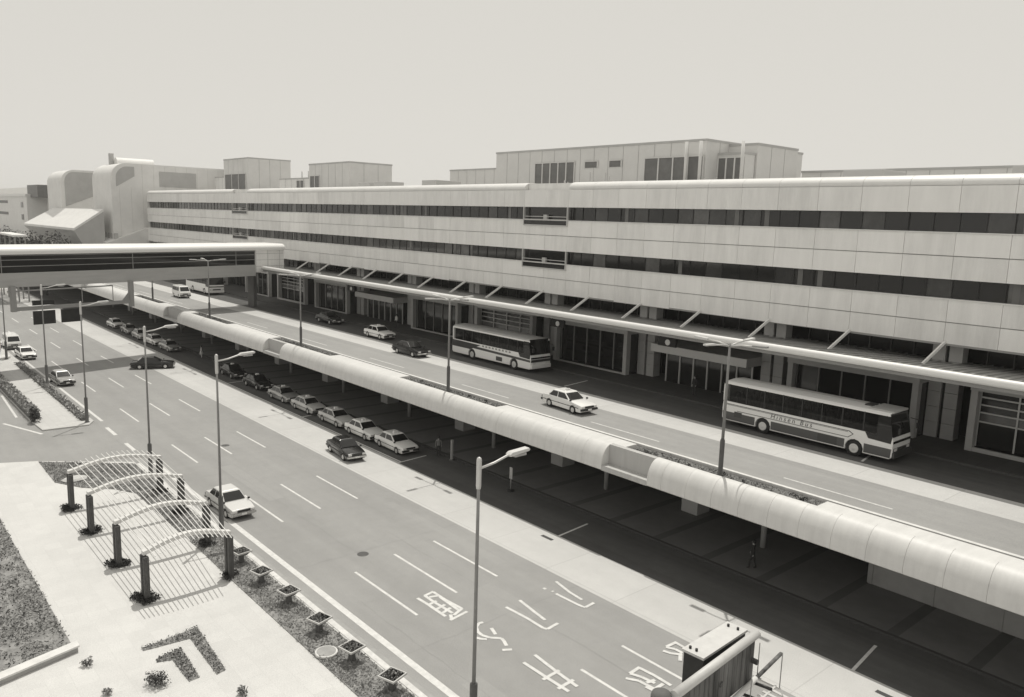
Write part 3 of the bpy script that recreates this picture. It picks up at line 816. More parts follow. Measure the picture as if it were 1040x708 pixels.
#@PART2@
# ------------------------------------------------------------------ vehicles (x forward, origin on the road under the middle)
def arch(xc, r, zc, zb, n=8):
    """points of a wheel arch going forward along the underside"""
    a0 = math.asin((zb-zc)/r)
    return [(xc + r*math.cos(a), zc + r*math.sin(a)) for a in [math.pi - a0 - (math.pi-2*a0)*k/n for k in range(n+1)]]
def side_loft(mb, prof, wfun, mi=0):
    n = len(prof); b = len(mb.v)
    for sgn in (-1, 1):
        mb.v += [(p[0], sgn*wfun(p[0], p[1]), p[1]) for p in prof]
    for k in range(n):
        j = (k+1) % n
        mb.f.append((b+k, b+j, b+n+j, b+n+k)); mb.sm.append(False); mb.mi.append(mi)
    mb.f.append(tuple(b+k for k in reversed(range(n)))); mb.sm.append(False); mb.mi.append(mi)
    mb.f.append(tuple(b+n+k for k in range(n))); mb.sm.append(False); mb.mi.append(mi)
def wheel(par, x, y, r, wd, rim=M['hub']):
    s = 1 if y > 0 else -1
    prof = [(r*.62, -wd/2), (r*.93, -wd/2), (r, -wd/2+.03), (r, wd/2-.03), (r*.93, wd/2), (r*.62, wd/2)]
    mb = MB(); mb.lathe(prof, n=22)
    mb.v = [(x + a, y + c*s, r + b) for a, b, c in mb.v]
    t = mb.build('wheel', M['tyre'], par)
    mb = MB(); mb.lathe([(r*.6, wd*.1), (r*.6, wd*.53), (r*.52, wd*.55), (r*.45, wd*.51), (r*.2, wd*.53), (r*.1, wd*.57)], n=18)
    mb.v = [(x + a, y + c*s, r + b) for a, b, c in mb.v]
    mb.build('rim', rim, t)
def quad_slab(mb, pts, th, mi=0):
    p = [Vector(q) for q in pts]; n = (p[1]-p[0]).cross(p[2]-p[0]).normalized()
    a = [q - n*.01 for q in p]; b = [q + n*th for q in p]
    m = len(p); base = len(mb.v); mb.v += [tuple(q) for q in a+b]
    fs = [tuple(reversed(range(m))), tuple(range(m, 2*m))] + [(k, (k+1) % m, m+(k+1) % m, m+k) for k in range(m)]
    for f in fs: mb.f.append(tuple(i+base for i in f)); mb.sm.append(False); mb.mi.append(mi)
def car(label, loc, deg, paint, L=4.6, taxi=False, doors=4, roofmat=None, trim=None, hatch=False, group=None, name='parked_car', cat='car', band=None):
    t = thing(name, label, cat, loc, R(deg), group)
    k = L/4.6; W = 1.68; hw = W/2
    xr, xf = -1.32*k, 1.36*k
    top_r = (-2.2*k, .86) if not hatch else (-1.95*k, .9)
    prof = [(-2.28*k, .34), (-2.1*k, .22)] + arch(xr, .35, .3, .22) + [(xf-.36, .22)][:0] + arch(xf, .35, .3, .22) + \
           [(2.12*k, .22), (2.28*k, .36), (2.29*k, .60), (2.2*k, .72), (1.6*k, .81), (1.0*k, .88), (0, .9), (-1.4*k, .91), (-1.75*k, .9), top_r, (-2.29*k, .74), (-2.3*k, .5)]
    def wf(x, z):
        e = max(0, abs(x)/k-1.6)*.13
        return hw - max(0, z-.6)*.22 - max(0, .4-z)*.15 - e
    mb = MB(); side_loft(mb, prof, wf)
    body = mb.build('body', M[paint], t, bevel=.035, seg=2)
    for p_ in body.data.polygons: p_.use_smooth = True
    body.data.set_sharp_from_angle(angle=R(35))
    if band:
        for s in (-1, 1):
            q = MB(); q.face([(-2.1*k, s*(hw-.005), .5), (2.0*k, s*(hw-.0), .5), (2.0*k, s*(hw-.012), .62), (-2.1*k, s*(hw-.012), .62)]); 
    # greenhouse
    xb0, xb1 = (-1.62*k, .98*k) if not hatch else (-2.0*k, .98*k)
    xt0, xt1 = (-1.08*k, .22*k) if not hatch else (-1.55*k, .22*k)
    wb, wt, zb, zt = .745, .60, .88, 1.36
    rm = M[roofmat or paint]
    mb = MB(); mb.frustum((xb0, xb1, -wb, wb, zb-.04), (xt0, xt1, -wt, wt, zt))
    cab = mb.build('cabin', M[paint], t, bevel=.03)
    mb = MB(); mb.frustum((xt0-.06, xt1+.05, -wt-.02, wt+.02, zt-.03), (xt0+.06, xt1-.06, -wt+.1, wt-.1, zt+.045))
    mb.build('roof', rm, t, bevel=.03)
    def lerp(u, v): # u along x (0 rear..1 front), v up ; side
        zz = zb + (zt-zb)*v; x0 = xb0+(xt0-xb0)*v; x1 = xb1+(xt1-xb1)*v
        return x0+(x1-x0)*u, wb+(wt-wb)*v, zz
    cuts = [(.05, .42), (.47, .93)] if doors == 4 else [(.05, .36), (.42, .93)]
    if hatch: cuts = [(.05, .3), (.33, .62), (.65, .94)]
    for s in (-1, 1):
        for a, b in cuts:
            pts = []
            for u, v in ((a, .1), (b, .1), (b, .88), (a, .88)):
                uu = u
                x, y, z = lerp(uu, v); pts.append((x, s*y, z))
            if s > 0: pts.reverse()
            mb = MB(); quad_slab(mb, pts, .012); mb.build('side_window', M['carglass'], t)
    def endglass(front, nm):
        u = 1 if front else 0; pts = []
        for v, f in ((.1, .9), (.1, -.9), (.9, -.9), (.9, .9)):
            x, y, z = lerp(u, v); pts.append((x, y*f, z))
        if front: pts.reverse()
        mb = MB(); quad_slab(mb, pts, .012); mb.build(nm, M['carglass'], t)
    endglass(True, 'windscreen'); endglass(False, 'rear_window')
    dl = MB()
    for s in (-1, 1):
        for x in ((-.25*k, .85*k, -1.12*k) if doors == 4 else (-.35*k, .85*k)):
            dl.box(x-.008, x+.008, s*(hw-.02)-.012, s*(hw-.02)+.012, .34, .62)
        dl.box(-2.05*k, 2.0*k, s*(hw+.0)-.012, s*(hw+.0)+.008, .53, .565)
    dl.build('side_trim', M[trim or 'blackpl'], t)
    bm_ = M['chrome'] if not taxi or paint == 'carwhite' else M['blackpl']
    mb = MB(); mb.box(2.2*k, 2.36*k, -.8, .8, .36, .52); mb.build('front_bumper', M['blackpl'] if paint in ('carwhite', 'cargrey') else M['chrome'], t, bevel=.03)
    mb = MB(); mb.box(-2.36*k, -2.2*k, -.8, .8, .38, .54); mb.build('rear_bumper', M['blackpl'] if paint in ('carwhite', 'cargrey') else M['chrome'], t, bevel=.03)
    mb = MB(); mb.box(2.27*k, 2.315*k, -.42, .42, .55, .69); mb.build('grille', M['blackpl'], t)
    for s in (-1, 1):
        mb = MB(); mb.box(2.24*k, 2.31*k, s*.58-.14, s*.58+.14, .55, .69); mb.build('headlight', M['lamp'], t, bevel=.015)
        mb = MB(); mb.box(-2.315*k, -2.25*k, s*.58-.16, s*.58+.16, .58, .72); mb.build('tail_light', M['busgrey'], t)
        for x in (xr, xf): wheel(t, x, s*(hw-.11), .305, .19)
        mb = MB(); mb.box(1.05*k, 1.17*k, s*(hw-.02)-.07, s*(hw-.02)+.07, .9, 1.02); mb.build('mirror', M['blackpl'], t, bevel=.02)
    mb = MB(); mb.box(2.36*k, 2.372*k, -.17, .17, .37, .5); mb.build('number_plate', M['white'], t)
    mb = MB(); mb.box(-2.0*k, 2.0*k, -.62, .62, .17, .4); mb.build('underbody', M['blackpl'], t)
    if taxi:
        mb = MB(); mb.frustum((-.28, -.02, -.2, .2, zt+.04), (-.22, -.08, -.15, .15, zt+.19)); mb.build('roof_light', M['lamp'], t, bevel=.02)
    return t

# --- near road
M['carpale'] = mat('car_paint_pale', .62, .3, .5, coat=.4)
car('pale two-door car with black bumper driving beside the pergola kerb', (-49.0, 18.75, 0), 1, 'carpale', L=4.5, doors=2)
car('black estate-like saloon with bright bonnet driving past the head of the taxi rank', (-55.3, 30.75, 0), -6, 'carblack', L=4.5)
car('black saloon seen from its side turning across road at the edge of the bridge shadow', (-100.2, 29.4, 0), 68, 'carblack', L=4.9)
car('grey saloon driving at the kerb by the hedge just outside bridge shadow', (-96.4, 18.75, 0), 3, 'cargrey', L=4.5)
car('white saloon stopped at kerb between the grey saloon and the white van', (-115.2, 18.5, 0), 2, 'carwhite', L=4.6)
# --- taxi rank under the deck
TX = [(-54.9, 35.2, 'carwhite', 'white taxi at the very front of the rank under the deck'),
      (-59.9, 35.15, 'carwhite', 'white taxi second in the rank, directly behind the front taxi'),
      (-65.0, 35.2, 'carcream', 'pale taxi third in the rank, just behind two white taxis'),
      (-70.9, 35.3, 'carcream', 'cream taxi fourth in the rank, between two pale taxis'),
      (-76.5, 35.35, 'carsilver', 'silver taxi fifth in the rank, just ahead of the black cars')]
for x, y, c, lb in TX: car(lb, (x+.5, y-.25, 0), rng.uniform(-1.5, 1.5), c, taxi=True, group='taxis waiting in the rank under the deck', name='taxi', cat='taxi')
car('black saloon in deep shade right behind the silver taxi', (-83.2, 35.4, 0), 0, 'carblack', L=4.8, group='taxis waiting in the rank under the deck', name='taxi', cat='taxi', taxi=True)
car('black saloon with bright chrome bumper in deep shade at the gap in the rank', (-90.5, 35.5, 0), -1, 'carblack', L=4.8, group='taxis waiting in the rank under the deck', name='taxi', cat='taxi', taxi=True)
for x, c, lb in ((-108.8, 'carsilver', 'silver taxi leading the far group of the rank by the waiting woman'), (-114.9, 'carwhite', 'white taxi second in the far group of the rank'),
                 (-121.2, 'carcream', 'cream taxi in the middle of the far group of the rank'), (-127.4, 'carsilver', 'silver taxi fourth in the far group of the rank'),
                 (-135.0, 'carwhite', 'white taxi at the tail of the far group near the hanging sign frame')):
    car(lb, (x-3.2, 35.1+rng.uniform(-.15,.15), 0), rng.uniform(-2, 2), c, taxi=True, group='taxis waiting in the rank under the deck', name='taxi', cat='taxi')
# --- departures deck
car('white taxi driving alone in the sun on the upper road', (-40.9, 41.55, D+.004), -4, 'carwhite', taxi=True, name='taxi', cat='taxi')
car('glossy black saloon half in the sun on the upper road', (-66.7, 44.6, D+.004), 1, 'carblack', L=4.7)
car('white taxi stopped in the shade under the terminal canopy', (-78.1, 47.85, D+.006), 0, 'carwhite', taxi=True, name='taxi', cat='taxi')
car('dark saloon in deep shade under the canopy behind the white taxi', (-92.0, 48.9, D+.006), 0, 'carblack', L=4.8)

def minivan(label, loc, deg, paint):
    t = thing('minivan', label, 'van', loc, R(deg))
    k = 1.0; hw = .84
    prof = [(-2.15, .4), (-2.0, .24)] + arch(-1.25, .35, .3, .24) + arch(1.25, .35, .3, .24) + [(2.0, .24), (2.17, .4), (2.18, .85), (2.1, 1.02), (-2.12, 1.05), (-2.17, .8)]
    mb = MB(); side_loft(mb, prof, lambda x, z: hw - max(0, z-.8)*.1)
    mb.build('body', M[paint], t, bevel=.04)
    mb = MB(); mb.frustum((-2.14, 2.08, -.81, .81, 1.0), (-2.0, 1.35, -.68, .68, 1.88)); mb.build('cabin', M[paint], t, bevel=.06)
    for s in (-1, 1):
        for a, b in ((-1.9, -.75), (-.65, .35), (.45, 1.35)):
            pts = [(a, s*.795, 1.13), (b, s*.795, 1.13), (b-.1, s*.72, 1.68), (a, s*.72, 1.68)]
            if s > 0: pts.reverse()
            mb = MB(); quad_slab(mb, pts, .02); mb.build('side_window', M['carglass'], t)
        mb = MB(); mb.box(2.1, 2.2, s*.6-.16, s*.6+.16, .68, .86); mb.build('headlight', M['lamp'], t, bevel=.02)
        for x in (-1.25, 1.25): wheel(t, x, s*.73, .31, .19)
    mb = MB(); quad_slab(mb, [(1.98, .7, 1.13), (1.98, -.7, 1.13), (1.5, -.62, 1.72), (1.5, .62, 1.72)][::-1], .02); mb.build('windscreen', M['carglass'], t)
    mb = MB(); mb.box(2.1, 2.28, -.82, .82, .34, .56); mb.build('front_bumper', M['busgrey'], t, bevel=.04)
    mb = MB(); mb.box(2.17, 2.2, -.4, .4, .62, .76); mb.build('grille', M['blackpl'], t)
    mb = MB(); mb.box(2.28, 2.29, -.17, .17, .36, .5); mb.build('number_plate', M['white'], t)
    mb = MB(); mb.box(-1.9, 1.9, -.7, .7, .18, .5); mb.build('underbody', M['blackpl'], t)
    return t
minivan('white one-box van driving in the sun on upper road under the bridge', (-130.2, 43.0, D+.004), -2, 'carwhite')
minivan('white van waiting at the kerb behind the white saloon at left edge', (-124.2, 18.4, 0), 0, 'carwhite')

def coach(label, loc, deg, L, style):
    t = thing('coach', label, 'bus', loc, R(deg))
    hw = 1.245; h = L/2; xr, xf = -h + 3.25, h - 2.35; zb = .34
    belt = 1.72
    prof = [(-h, .5), (-h+.15, zb)] + arch(xr, .58, .5, zb) + arch(xf, .58, .5, zb) + [(h-.15, zb), (h, .5), (h, belt-.25), (h-.05, belt), (-h+.04, belt), (-h, 1.3)]
    lo = M['busgrey'] if style == 'lettered' else M['white']
    mb = MB(); side_loft(mb, prof, lambda x, z: hw)
    body = mb.build('body', M['white'], t, bevel=.05)
    # livery: thin painted panels fixed to the sides
    def side_panel(nm, m_, pts2, out=.008):
        for s in (-1, 1):
            mb = MB(); p = [(x, s*(hw+.001), z) for x, z in pts2]
            if s > 0: p.reverse()
            quad_slab(mb, p, out)
            mb.build(nm, m_, t)
    if style == 'lettered':
        side_panel('skirt', M['busgrey'], [(-h+.1, .42), (xr-.62, .42), (xr-.62, .98), (-h+.05, .98)])
        side_panel('skirt', M['busgrey'], [(xr+.62, .42), (xf-.62, .42), (xf-.62, .98), (xr+.62, .98)])
        side_panel('skirt', M['busgrey'], [(xf+.62, .42), (h-.1, .42), (h-.05, .98), (xf+.62, .98)])
        side_panel('pinstripe', M['busdark'], [(-h+.1, 1.52), (h-2.7, 1.52), (h-2.7, 1.56), (-h+.1, 1.56)])
        side_panel('pinstripe', M['busdark'], [(-h+.1, 1.46), (h-2.8, 1.46), (h-2.8, 1.485), (-h+.1, 1.485)])
        side_panel('pinstripe', M['busdark'], [(h-2.7, 1.56), (h-2.42, 1.4), (h-2.47, 1.38), (h-2.74, 1.52)])
        side_panel('pinstripe', M['busdark'], [(h-2.42, 1.4), (h-2.75, 1.12), (h-2.77, 1.16), (h-2.47, 1.4)])
        side_panel('pinstripe', M['busdark'], [(-h+1.2, 1.12), (h-2.75, 1.12), (h-2.75, 1.155), (-h+1.2, 1.155)])
        side_panel('hatch', M['busdark'], [(-h+1.0, .7), (-h+1.6, .7), (-h+1.6, 1.08), (-h+1.0, 1.08)], .014)
        side_panel('hatch', M['busdark'], [(xf-2.4, .48), (xf-1.1, .48), (xf-1.1, .95), (xf-2.4, .95)], .014)
        for s in (-1, 1):
            cu = bpy.data.curves.new('lettering', 'FONT'); cu.body = 'Hinsen Bus'; cu.size = .46; cu.extrude = .004; cu.shear = .2; cu.space_character = 1.45; cu.offset = 0
            tmp = bpy.data.objects.new('lettering', cu)
            C.objects.link(tmp); dg = bpy.context.evaluated_depsgraph_get()
            me = bpy.data.meshes.new_from_object(tmp.evaluated_get(dg)); C.objects.unlink(tmp)
            bpy.data.objects.remove(tmp)
            lo_ = bpy.data.objects.new('lettering', me); C.objects.link(lo_); me.materials.clear(); me.materials.append(M['busgrey'])
            lo_.parent = t
            lo_.location = (-2.2 if s < 0 else 2.2, s*(hw+.012), 1.2)
            lo_.rotation_euler = (R(90), 0, 0 if s < 0 else R(180))
    elif style == 'striped':
        side_panel('dark_band', M['busdark'], [(-h+.05, 1.22), (h-1.3, 1.05), (h-.05, 1.02), (h-.05, 1.22), (h-1.3, 1.26), (-h+.6, 1.45), (-h+.05, 1.6)])
        side_panel('dark_band', M['busdark'], [(-h+.05, 1.0), (-h+3.0, 1.0), (-h+4.6, 1.6), (-h+.05, 1.66)], .011)
        side_panel('hatch', M['busdark'], [(xf-2.6, .5), (xf-1.7, .5), (xf-1.7, .9), (xf-2.6, .9)], .011)
        mb = MB()
        for j in range(9):
            x = -h+4.9+.5*j
            for s in (-1, 1):
                mb.box(x, x+.28, s*(hw+.006)-.004, s*(hw+.006)+.004, 1.49, 1.63); mb.box(x+.05, x+.2, s*(hw+.012)-.004, s*(hw+.012)+.004, 1.53, 1.66)
        mb.build('lettering', M['greypaint'], t)
    # seats, floor, roof, pillars, glass
    fl = MB(); fl.box(-h+.15, h-.2, -1.15, 1.15, 1.3, belt+.004); 
    fl.build('floor', M['busdark'], t)
    st = MB(); n = int((L-2.6)/.95)
    for j in range(n):
        x = -h+1.0+.95*j
        for y in (-.95, -.5, .5, .95):
            st.box(x, x+.14, y-.2, y+.2, belt, 2.32); st.box(x-.02, x+.12, y-.13, y+.13, 2.3, 2.46)
    st.build('seats', M['seat'], t, bevel=.03)
    rf = MB(); rf.prism([(-hw+.03, 2.93), (-hw+.05, 3.0), (-hw+.22, 3.12), (0, 3.2), (hw-.22, 3.12), (hw-.05, 3.0), (hw-.03, 2.93)], 'x', -h+.08, h-.32)
    r_ = rf.build('roof', M['white'] if style != 'striped' else M['roofgrey'], t, bevel=.03)
    if style == 'lettered':
        fp = MB(); fp.box(h-1.75, h-.22, -1.0, 1.0, 3.1, 3.225); fp.build('roof_front', M['roofgrey'], r_, bevel=.03)
        hp = MB(); hp.box(h-2.3, h-1.8, -.4, .4, 3.18, 3.26); hp.build('roof_hatch', M['busdark'], r_)
    if style == 'striped':
        tr_ = MB(); tr_.box(-h+.1, h-.2, -hw-.005, -hw+.03, 2.86, 3.0); tr_.box(-h+.1, h-.2, hw-.03, hw+.005, 2.86, 3.0); tr_.build('roof_rail', M['white'], t)
    m = 8; x0, x1 = -h+.5, h-.5
    for s in (-1, 1):
        gl = MB()
        for j in range(m):
            xa, xb = x0+(x1-x0)*j/m+.03, x0+(x1-x0)*(j+1)/m-.03
            zz = belt if j < m-1 else belt-.35
            p = [(xa, s*(hw-.03), belt), (xb, s*(hw-.03), belt), (xb, s*(hw-.05), 2.94), (xa, s*(hw-.05), 2.94)]
            gl.face(p)
        gl.build('side_glazing', M['coachglass'], t, recalc=False)
        for j in range(m+1):
            x = x0+(x1-x0)*j/m; MB().box(x-.04, x+.04, s*(hw-.05)-.03, s*(hw-.05)+.03, belt, 2.95).build('pillar', M['blackpl'], t)
    # front side window drops lower
    side_panel('driver_window', M['carglass'], [(h-1.5, 1.36), (h-.12, 1.3), (h-.06, belt), (h-.28, 2.9), (h-1.0, 2.9), (h-1.0, belt), (h-1.72, belt)], .012)
    pm = M['blackpl'] if style == 'lettered' else M['white']
    ws = MB(); quad_slab(ws, [(h+.01, -1.2, 1.3), (h+.01, 1.2, 1.3), (h-.34, 1.16, 3.08), (h-.34, -1.16, 3.08)], .02); ws.build('windscreen', M['carglass'], t)
    rw = MB(); rw.box(-h-.0, -h+.14, -hw+.03, hw-.03, belt, 2.9); rw.build('rear_wall', M['white'], t, bevel=.03)
    rw = MB(); rw.box(-h-.012, -h, -.95, .95, 1.95, 2.65); rw.build('rear_window', M['carglass'], t)
    fb = MB(); fb.box(h-.02, h+.14, -1.22, 1.22, .42, .78); fb.build('front_bumper', M['busdark'] if style == 'lettered' else M['white'], t, bevel=.04)
    if style == 'striped':
        fb = MB(); fb.box(h, h+.03, -1.2, 1.2, 1.0, 1.24); fb.build('front_band', M['busdark'], t)
    else:
        fb = MB(); fb.box(h, h+.04, -1.1, 1.1, .8, 1.0); fb.build('grille', M['busdark'], t)
    for s in (-1, 1):
        hl = MB(); hl.box(h-.02, h+.05, s*.85-.2, s*.85+.2, .82, 1.0); hl.build('headlight', M['lamp'], t, bevel=.02)
        mr = MB(); mr.tube([(h-.1, s*1.15, 2.6), (h+.3, s*1.25, 2.55), (h+.35, s*1.25, 2.3)], .025, 6); mr.box(h+.28, h+.4, s*1.25-.1, s*1.25+.1, 2.0, 2.35); mr.build('mirror', M['blackpl'], t)
        for x in (xr, xf): wheel(t, x, s*(hw-.17), .5, .29)
    ub = MB(); ub.box(-h+.3, h-.3, -1.05, 1.05, .28, 1.0); ub.build('underbody', M['blackpl'], t)
    return t
coach('white coach with grey skirt and black lettering parked nearest under the canopy', (-25.55, 48.9, D+.006), 0, 12.0, 'lettered')
coach('white coach with dark diagonal side band parked beyond the white taxi', (-58.6, 49.5, D+.006), 0, 12.0, 'striped')
coach('plain white coach parked far along the upper road beside the footbridge', (-136.5, 49.0, D+.006), 0, 11.0, 'plain')

# ------------------------------------------------------------------ people
def person(label, loc, deg, h, top, legs, skirt=False, pose=0):
    k = h/1.7
    J = {'pel': (0,0,.93), 'bel': (0.01,0,1.08), 'che': (0.0,0,1.30), 'nec': (0.0,0,1.46), 'hed': (.02,0,1.56), 'top': (.015,0,1.66)}
    Rr = {'pel': (.155,.12), 'bel': (.13,.1), 'che': (.165,.115), 'nec': (.052,.052), 'hed': (.082,.095), 'top': (.062,.07)}
    E_ = [('pel','bel'),('bel','che'),('che','nec'),('nec','hed'),('hed','top')]
    st = .12 if pose == 1 else 0
    for s, nm in ((1,'l'),(-1,'r')):
        f = st*s
        J.update({nm+'hip': (0,s*.095,.88), nm+'kne': (f*.8+.02,s*.10,.49), nm+'ank': (f*1.4-.02,s*.105,.09), nm+'toe': (f*1.4+.13,s*.115,.035),
                  nm+'sho': (0,s*.185,1.38), nm+'elb': (-.02-f*.4,s*.235,1.11), nm+'wri': (.07-f,s*.23,.87), nm+'han': (.1-f,s*.225,.79)})
        Rr.update({nm+'hip': (.095,.09), nm+'kne': (.06,.06), nm+'ank': (.042,.042), nm+'toe': (.035,.03), nm+'sho': (.062,.06), nm+'elb': (.043,.043), nm+'wri': (.03,.03), nm+'han': (.035,.022)})
        E_ += [('pel',nm+'hip'),(nm+'hip',nm+'kne'),(nm+'kne',nm+'ank'),(nm+'ank',nm+'toe'),('che',nm+'sho'),(nm+'sho',nm+'elb'),(nm+'elb',nm+'wri'),(nm+'wri',nm+'han')]
    ks = list(J); ix = {n: i for i, n in enumerate(ks)}
    me = bpy.data.meshes.new('skeleton'); me.from_pydata([tuple(c*k for c in J[n]) for n in ks], [(ix[a], ix[b]) for a, b in E_], [])
    tmp = bpy.data.objects.new('skeleton', me); C.objects.link(tmp)
    tmp.modifiers.new('skin', 'SKIN'); sv = me.skin_vertices[0].data
    for n in ks: sv[ix[n]].radius = (Rr[n][0]*k, Rr[n][1]*k)
    sv[ix['pel']].use_root = True
    su = tmp.modifiers.new('sub', 'SUBSURF'); su.levels = 2; su.render_levels = 2
    dg = bpy.context.evaluated_depsgraph_get(); dg.update()
    m2 = bpy.data.meshes.new_from_object(tmp.evaluated_get(dg)); bpy.data.objects.remove(tmp); bpy.data.meshes.remove(me)
    m2.materials.clear()
    for mm in (M['skin'], M[top], M[legs], M['blackpl']): m2.materials.append(mm)
    for p_ in m2.polygons:
        x, y, z = p_.center/k; p_.use_smooth = True
        if z > 1.44: p_.material_index = 0
        elif z < .09: p_.material_index = 3
        elif abs(y) > .19 and z < .92: p_.material_index = 0
        elif z > .95 or abs(y) > .2: p_.material_index = 1
        else: p_.material_index = 2
    t = thing('person', label, 'person', loc, R(deg))
    bo = bpy.data.objects.new('body', m2); C.objects.link(bo); bo.parent = t
    hb = MB(); hb.lathe([(.03*k, 1.735*k), (.085*k, 1.71*k), (.108*k, 1.64*k), (.1*k, 1.57*k), (.07*k, 1.53*k)][::-1], c=(-.022*k, 0, 0), n=12)
    hb.build('hair', M['hair'], t)
    fc = MB(); fc.tube([(.1*k, 0, 1.60*k), (.128*k, 0, 1.565*k)], .012*k, 6, r2=.016*k)
    for s in (-1, 1): fc.lathe([(.004, -.012*k), (.012*k, 0), (.004, .012*k)], c=(.1*k, s*.035*k, 1.61*k), n=8)
    fc.build('face', M['skin'], t)
    if skirt:
        sb = MB(); sb.lathe([(.235*k, .52*k), (.2*k, .75*k), (.15*k, 1.0*k)], n=16); sb.build('skirt', M[top], t)
    return t
person('person in dark clothes walking on the shaded arrivals sidewalk by the road', (-22.7, 38.4, .14), 200, 1.68, 'shirtd', 'shirtd', pose=1)
person('person in a pale shirt standing by the front taxi of the rank', (-50.6, 36.6, 0), 150, 1.72, 'shirtm', 'shirtd')
person('woman in a long white dress waiting under the deck beside the far taxis', (-103.9, 36.6, 0), 250, 1.62, 'shirtw', 'shirtw', skirt=True)
person('person in black standing at the guard rail of the terminal entrance', (-37.9, 53.0, D+.15), 260, 1.7, 'shirtd', 'shirtd')
person('person in dark suit standing just behind the tail of the lettered coach', (-34.9, 52.9, D+.15), 230, 1.72, 'shirtd', 'shirtm')
person('person in a white shirt standing near the canopy column by the black saloon', (-83.2, 53.4, D+.15), 270, 1.7, 'shirtw', 'shirtd')
ps = thing('sign_post', 'slim pale post standing beside the front taxi under the deck', 'post', (-49.2, 36.9, 0))
MB().box(-.06, .06, -.09, .09, .06, 1.7).build('panel', M['column'], ps, bevel=.01); MB().lathe([(.25, 0), (.22, .06), (.05, .08)], n=12).build('base', M['darkconc'], ps)
ps = thing('taxi_stop_sign', 'short white taxi stop post on the dark kerb below the deck', 'sign', (-40.9, 36.0, 0))
MB().tube([(0,0,.05), (0,0,1.2)], .04, 8).build('post', M['greypaint'], ps); MB().box(-.14, .14, -.03, .03, .9, 1.75).build('panel', M['column'], ps, bevel=.01); MB().lathe([(.3, 0), (.26, .08), (.06, .1)], n=12).build('base', M['blackpl'], ps)

# ------------------------------------------------------------------ pergola on the plaza
PG = thing('pergola', 'pergola of four white arches with slats on dark stained twin posts', 'pergola', (0, 0, .1))
AX = [-39.35, -44.25, -49.9, -54.75]
YL = 10.75; YR = [14.95, 15.55, 16.0, 16.2]
def arch_z(u): return 2.36 + .46*math.sin(math.pi*u)
for i, x in enumerate(AX):
    yr = YR[i]
    for y in (YL, yr):
        for dx in (-.2, .2):
            MB().box(x+dx-.125, x+dx+.125, y-.13, y+.13, 0, 2.3).build('post', M['stain'], PG, bevel=.02)
        MB().box(x-.05, x+.05, y-.06, y+.06, .05, 2.2).build('post_core', M['blackpl'], PG)
    mb = MB(); n = 22; pts = []
    for j in range(n+1):
        u = -.02 + 1.04*j/n; pts.append((YL+(yr-YL)*u, arch_z(max(0, min(1, u)))))
    for j in range(n):
        (ya, za), (yb, zb) = pts[j], pts[j+1]
        mb.face([(x-.16, ya, za), (x-.16, yb, zb), (x-.16, yb, zb+.2), (x-.16, ya, za+.2)]); mb.face([(x+.16, yb, zb), (x+.16, ya, za), (x+.16, ya, za+.2), (x+.16, yb, zb+.2)])
        mb.face([(x-.16, ya, za+.2), (x-.16, yb, zb+.2), (x+.16, yb, zb+.2), (x+.16, ya, za+.2)], True); mb.face([(x+.16, ya, za), (x+.16, yb, zb), (x-.16, yb, zb), (x-.16, ya, za)], True)
    for (ya, za) in (pts[0], pts[-1]): mb.face([(x-.16, ya, za), (x+.16, ya, za), (x+.16, ya, za+.2), (x-.16, ya, za+.2)])
    mb.build('arch_beam', M['slatw'], PG)
NS = 17
for j in range(NS):
    u = .04 + .92*j/(NS-1); mb = MB()
    P = []
    for i, x in enumerate(AX): P.append(Vector((x, YL+(YR[i]-YL)*u, arch_z(u)+.235)))
    d0 = (P[0]-P[1]).normalized(); d1 = (P[-1]-P[-2]).normalized()
    P = [P[0]+d0*1.25] + P + [P[-1]+d1*1.0]
    for a, b in zip(P[:-1], P[1:]): mb.bar(a, b, .036, .03)
    mb.build('slat', M['slatw'], PG)
def shrub(label, loc, rad, n, group=None, ms=('leafd', 'leafm'), size=.07, name='shrub', cat='shrub'):
    t = thing(name, label, cat, loc, 0, group)
    lf = MB()
    for _ in range(max(4, n//40)):
        c = (rng.uniform(-.6,.6)*rad[0], rng.uniform(-.6,.6)*rad[1], rad[2]*rng.uniform(.4, 1.0))
        q = rng.choice((0, 0, 1))
        lf.leaves(c, (rad[0]*.5, rad[1]*.5, rad[2]*.55), 40, size, mi=q)
    lf.build('foliage', [M[ms[0]], M[ms[1]]], t, recalc=False)
    sm = MB()
    for _ in range(7):
        a = rng.uniform(0, 6.28); sm.tube([(0,0,0), (math.cos(a)*rad[0]*.3, math.sin(a)*rad[1]*.3, rad[2]*.6), (math.cos(a)*rad[0]*.55, math.sin(a)*rad[1]*.55, rad[2]*1.1)], .012, 5)
    sm.build('stems', M['bark'], t)
    return t
WHICH = ['nearest', 'second', 'third', 'farthest']
for i, x in enumerate(AX):
    shrub('dark low shrub around the plaza-side posts of the %s pergola arch' % WHICH[i], (x, YL, .1), (.8, .65, .16), 1000, 'shrubs round the pergola posts', ('leafd', 'leafd'))
    shrub('dark low shrub around the road-side posts of the %s pergola arch' % WHICH[i], (x+.1, YR[i]-.05, .1), (.55, .5, .2), 420, 'shrubs round the pergola posts', ('leafd', 'leafd'))
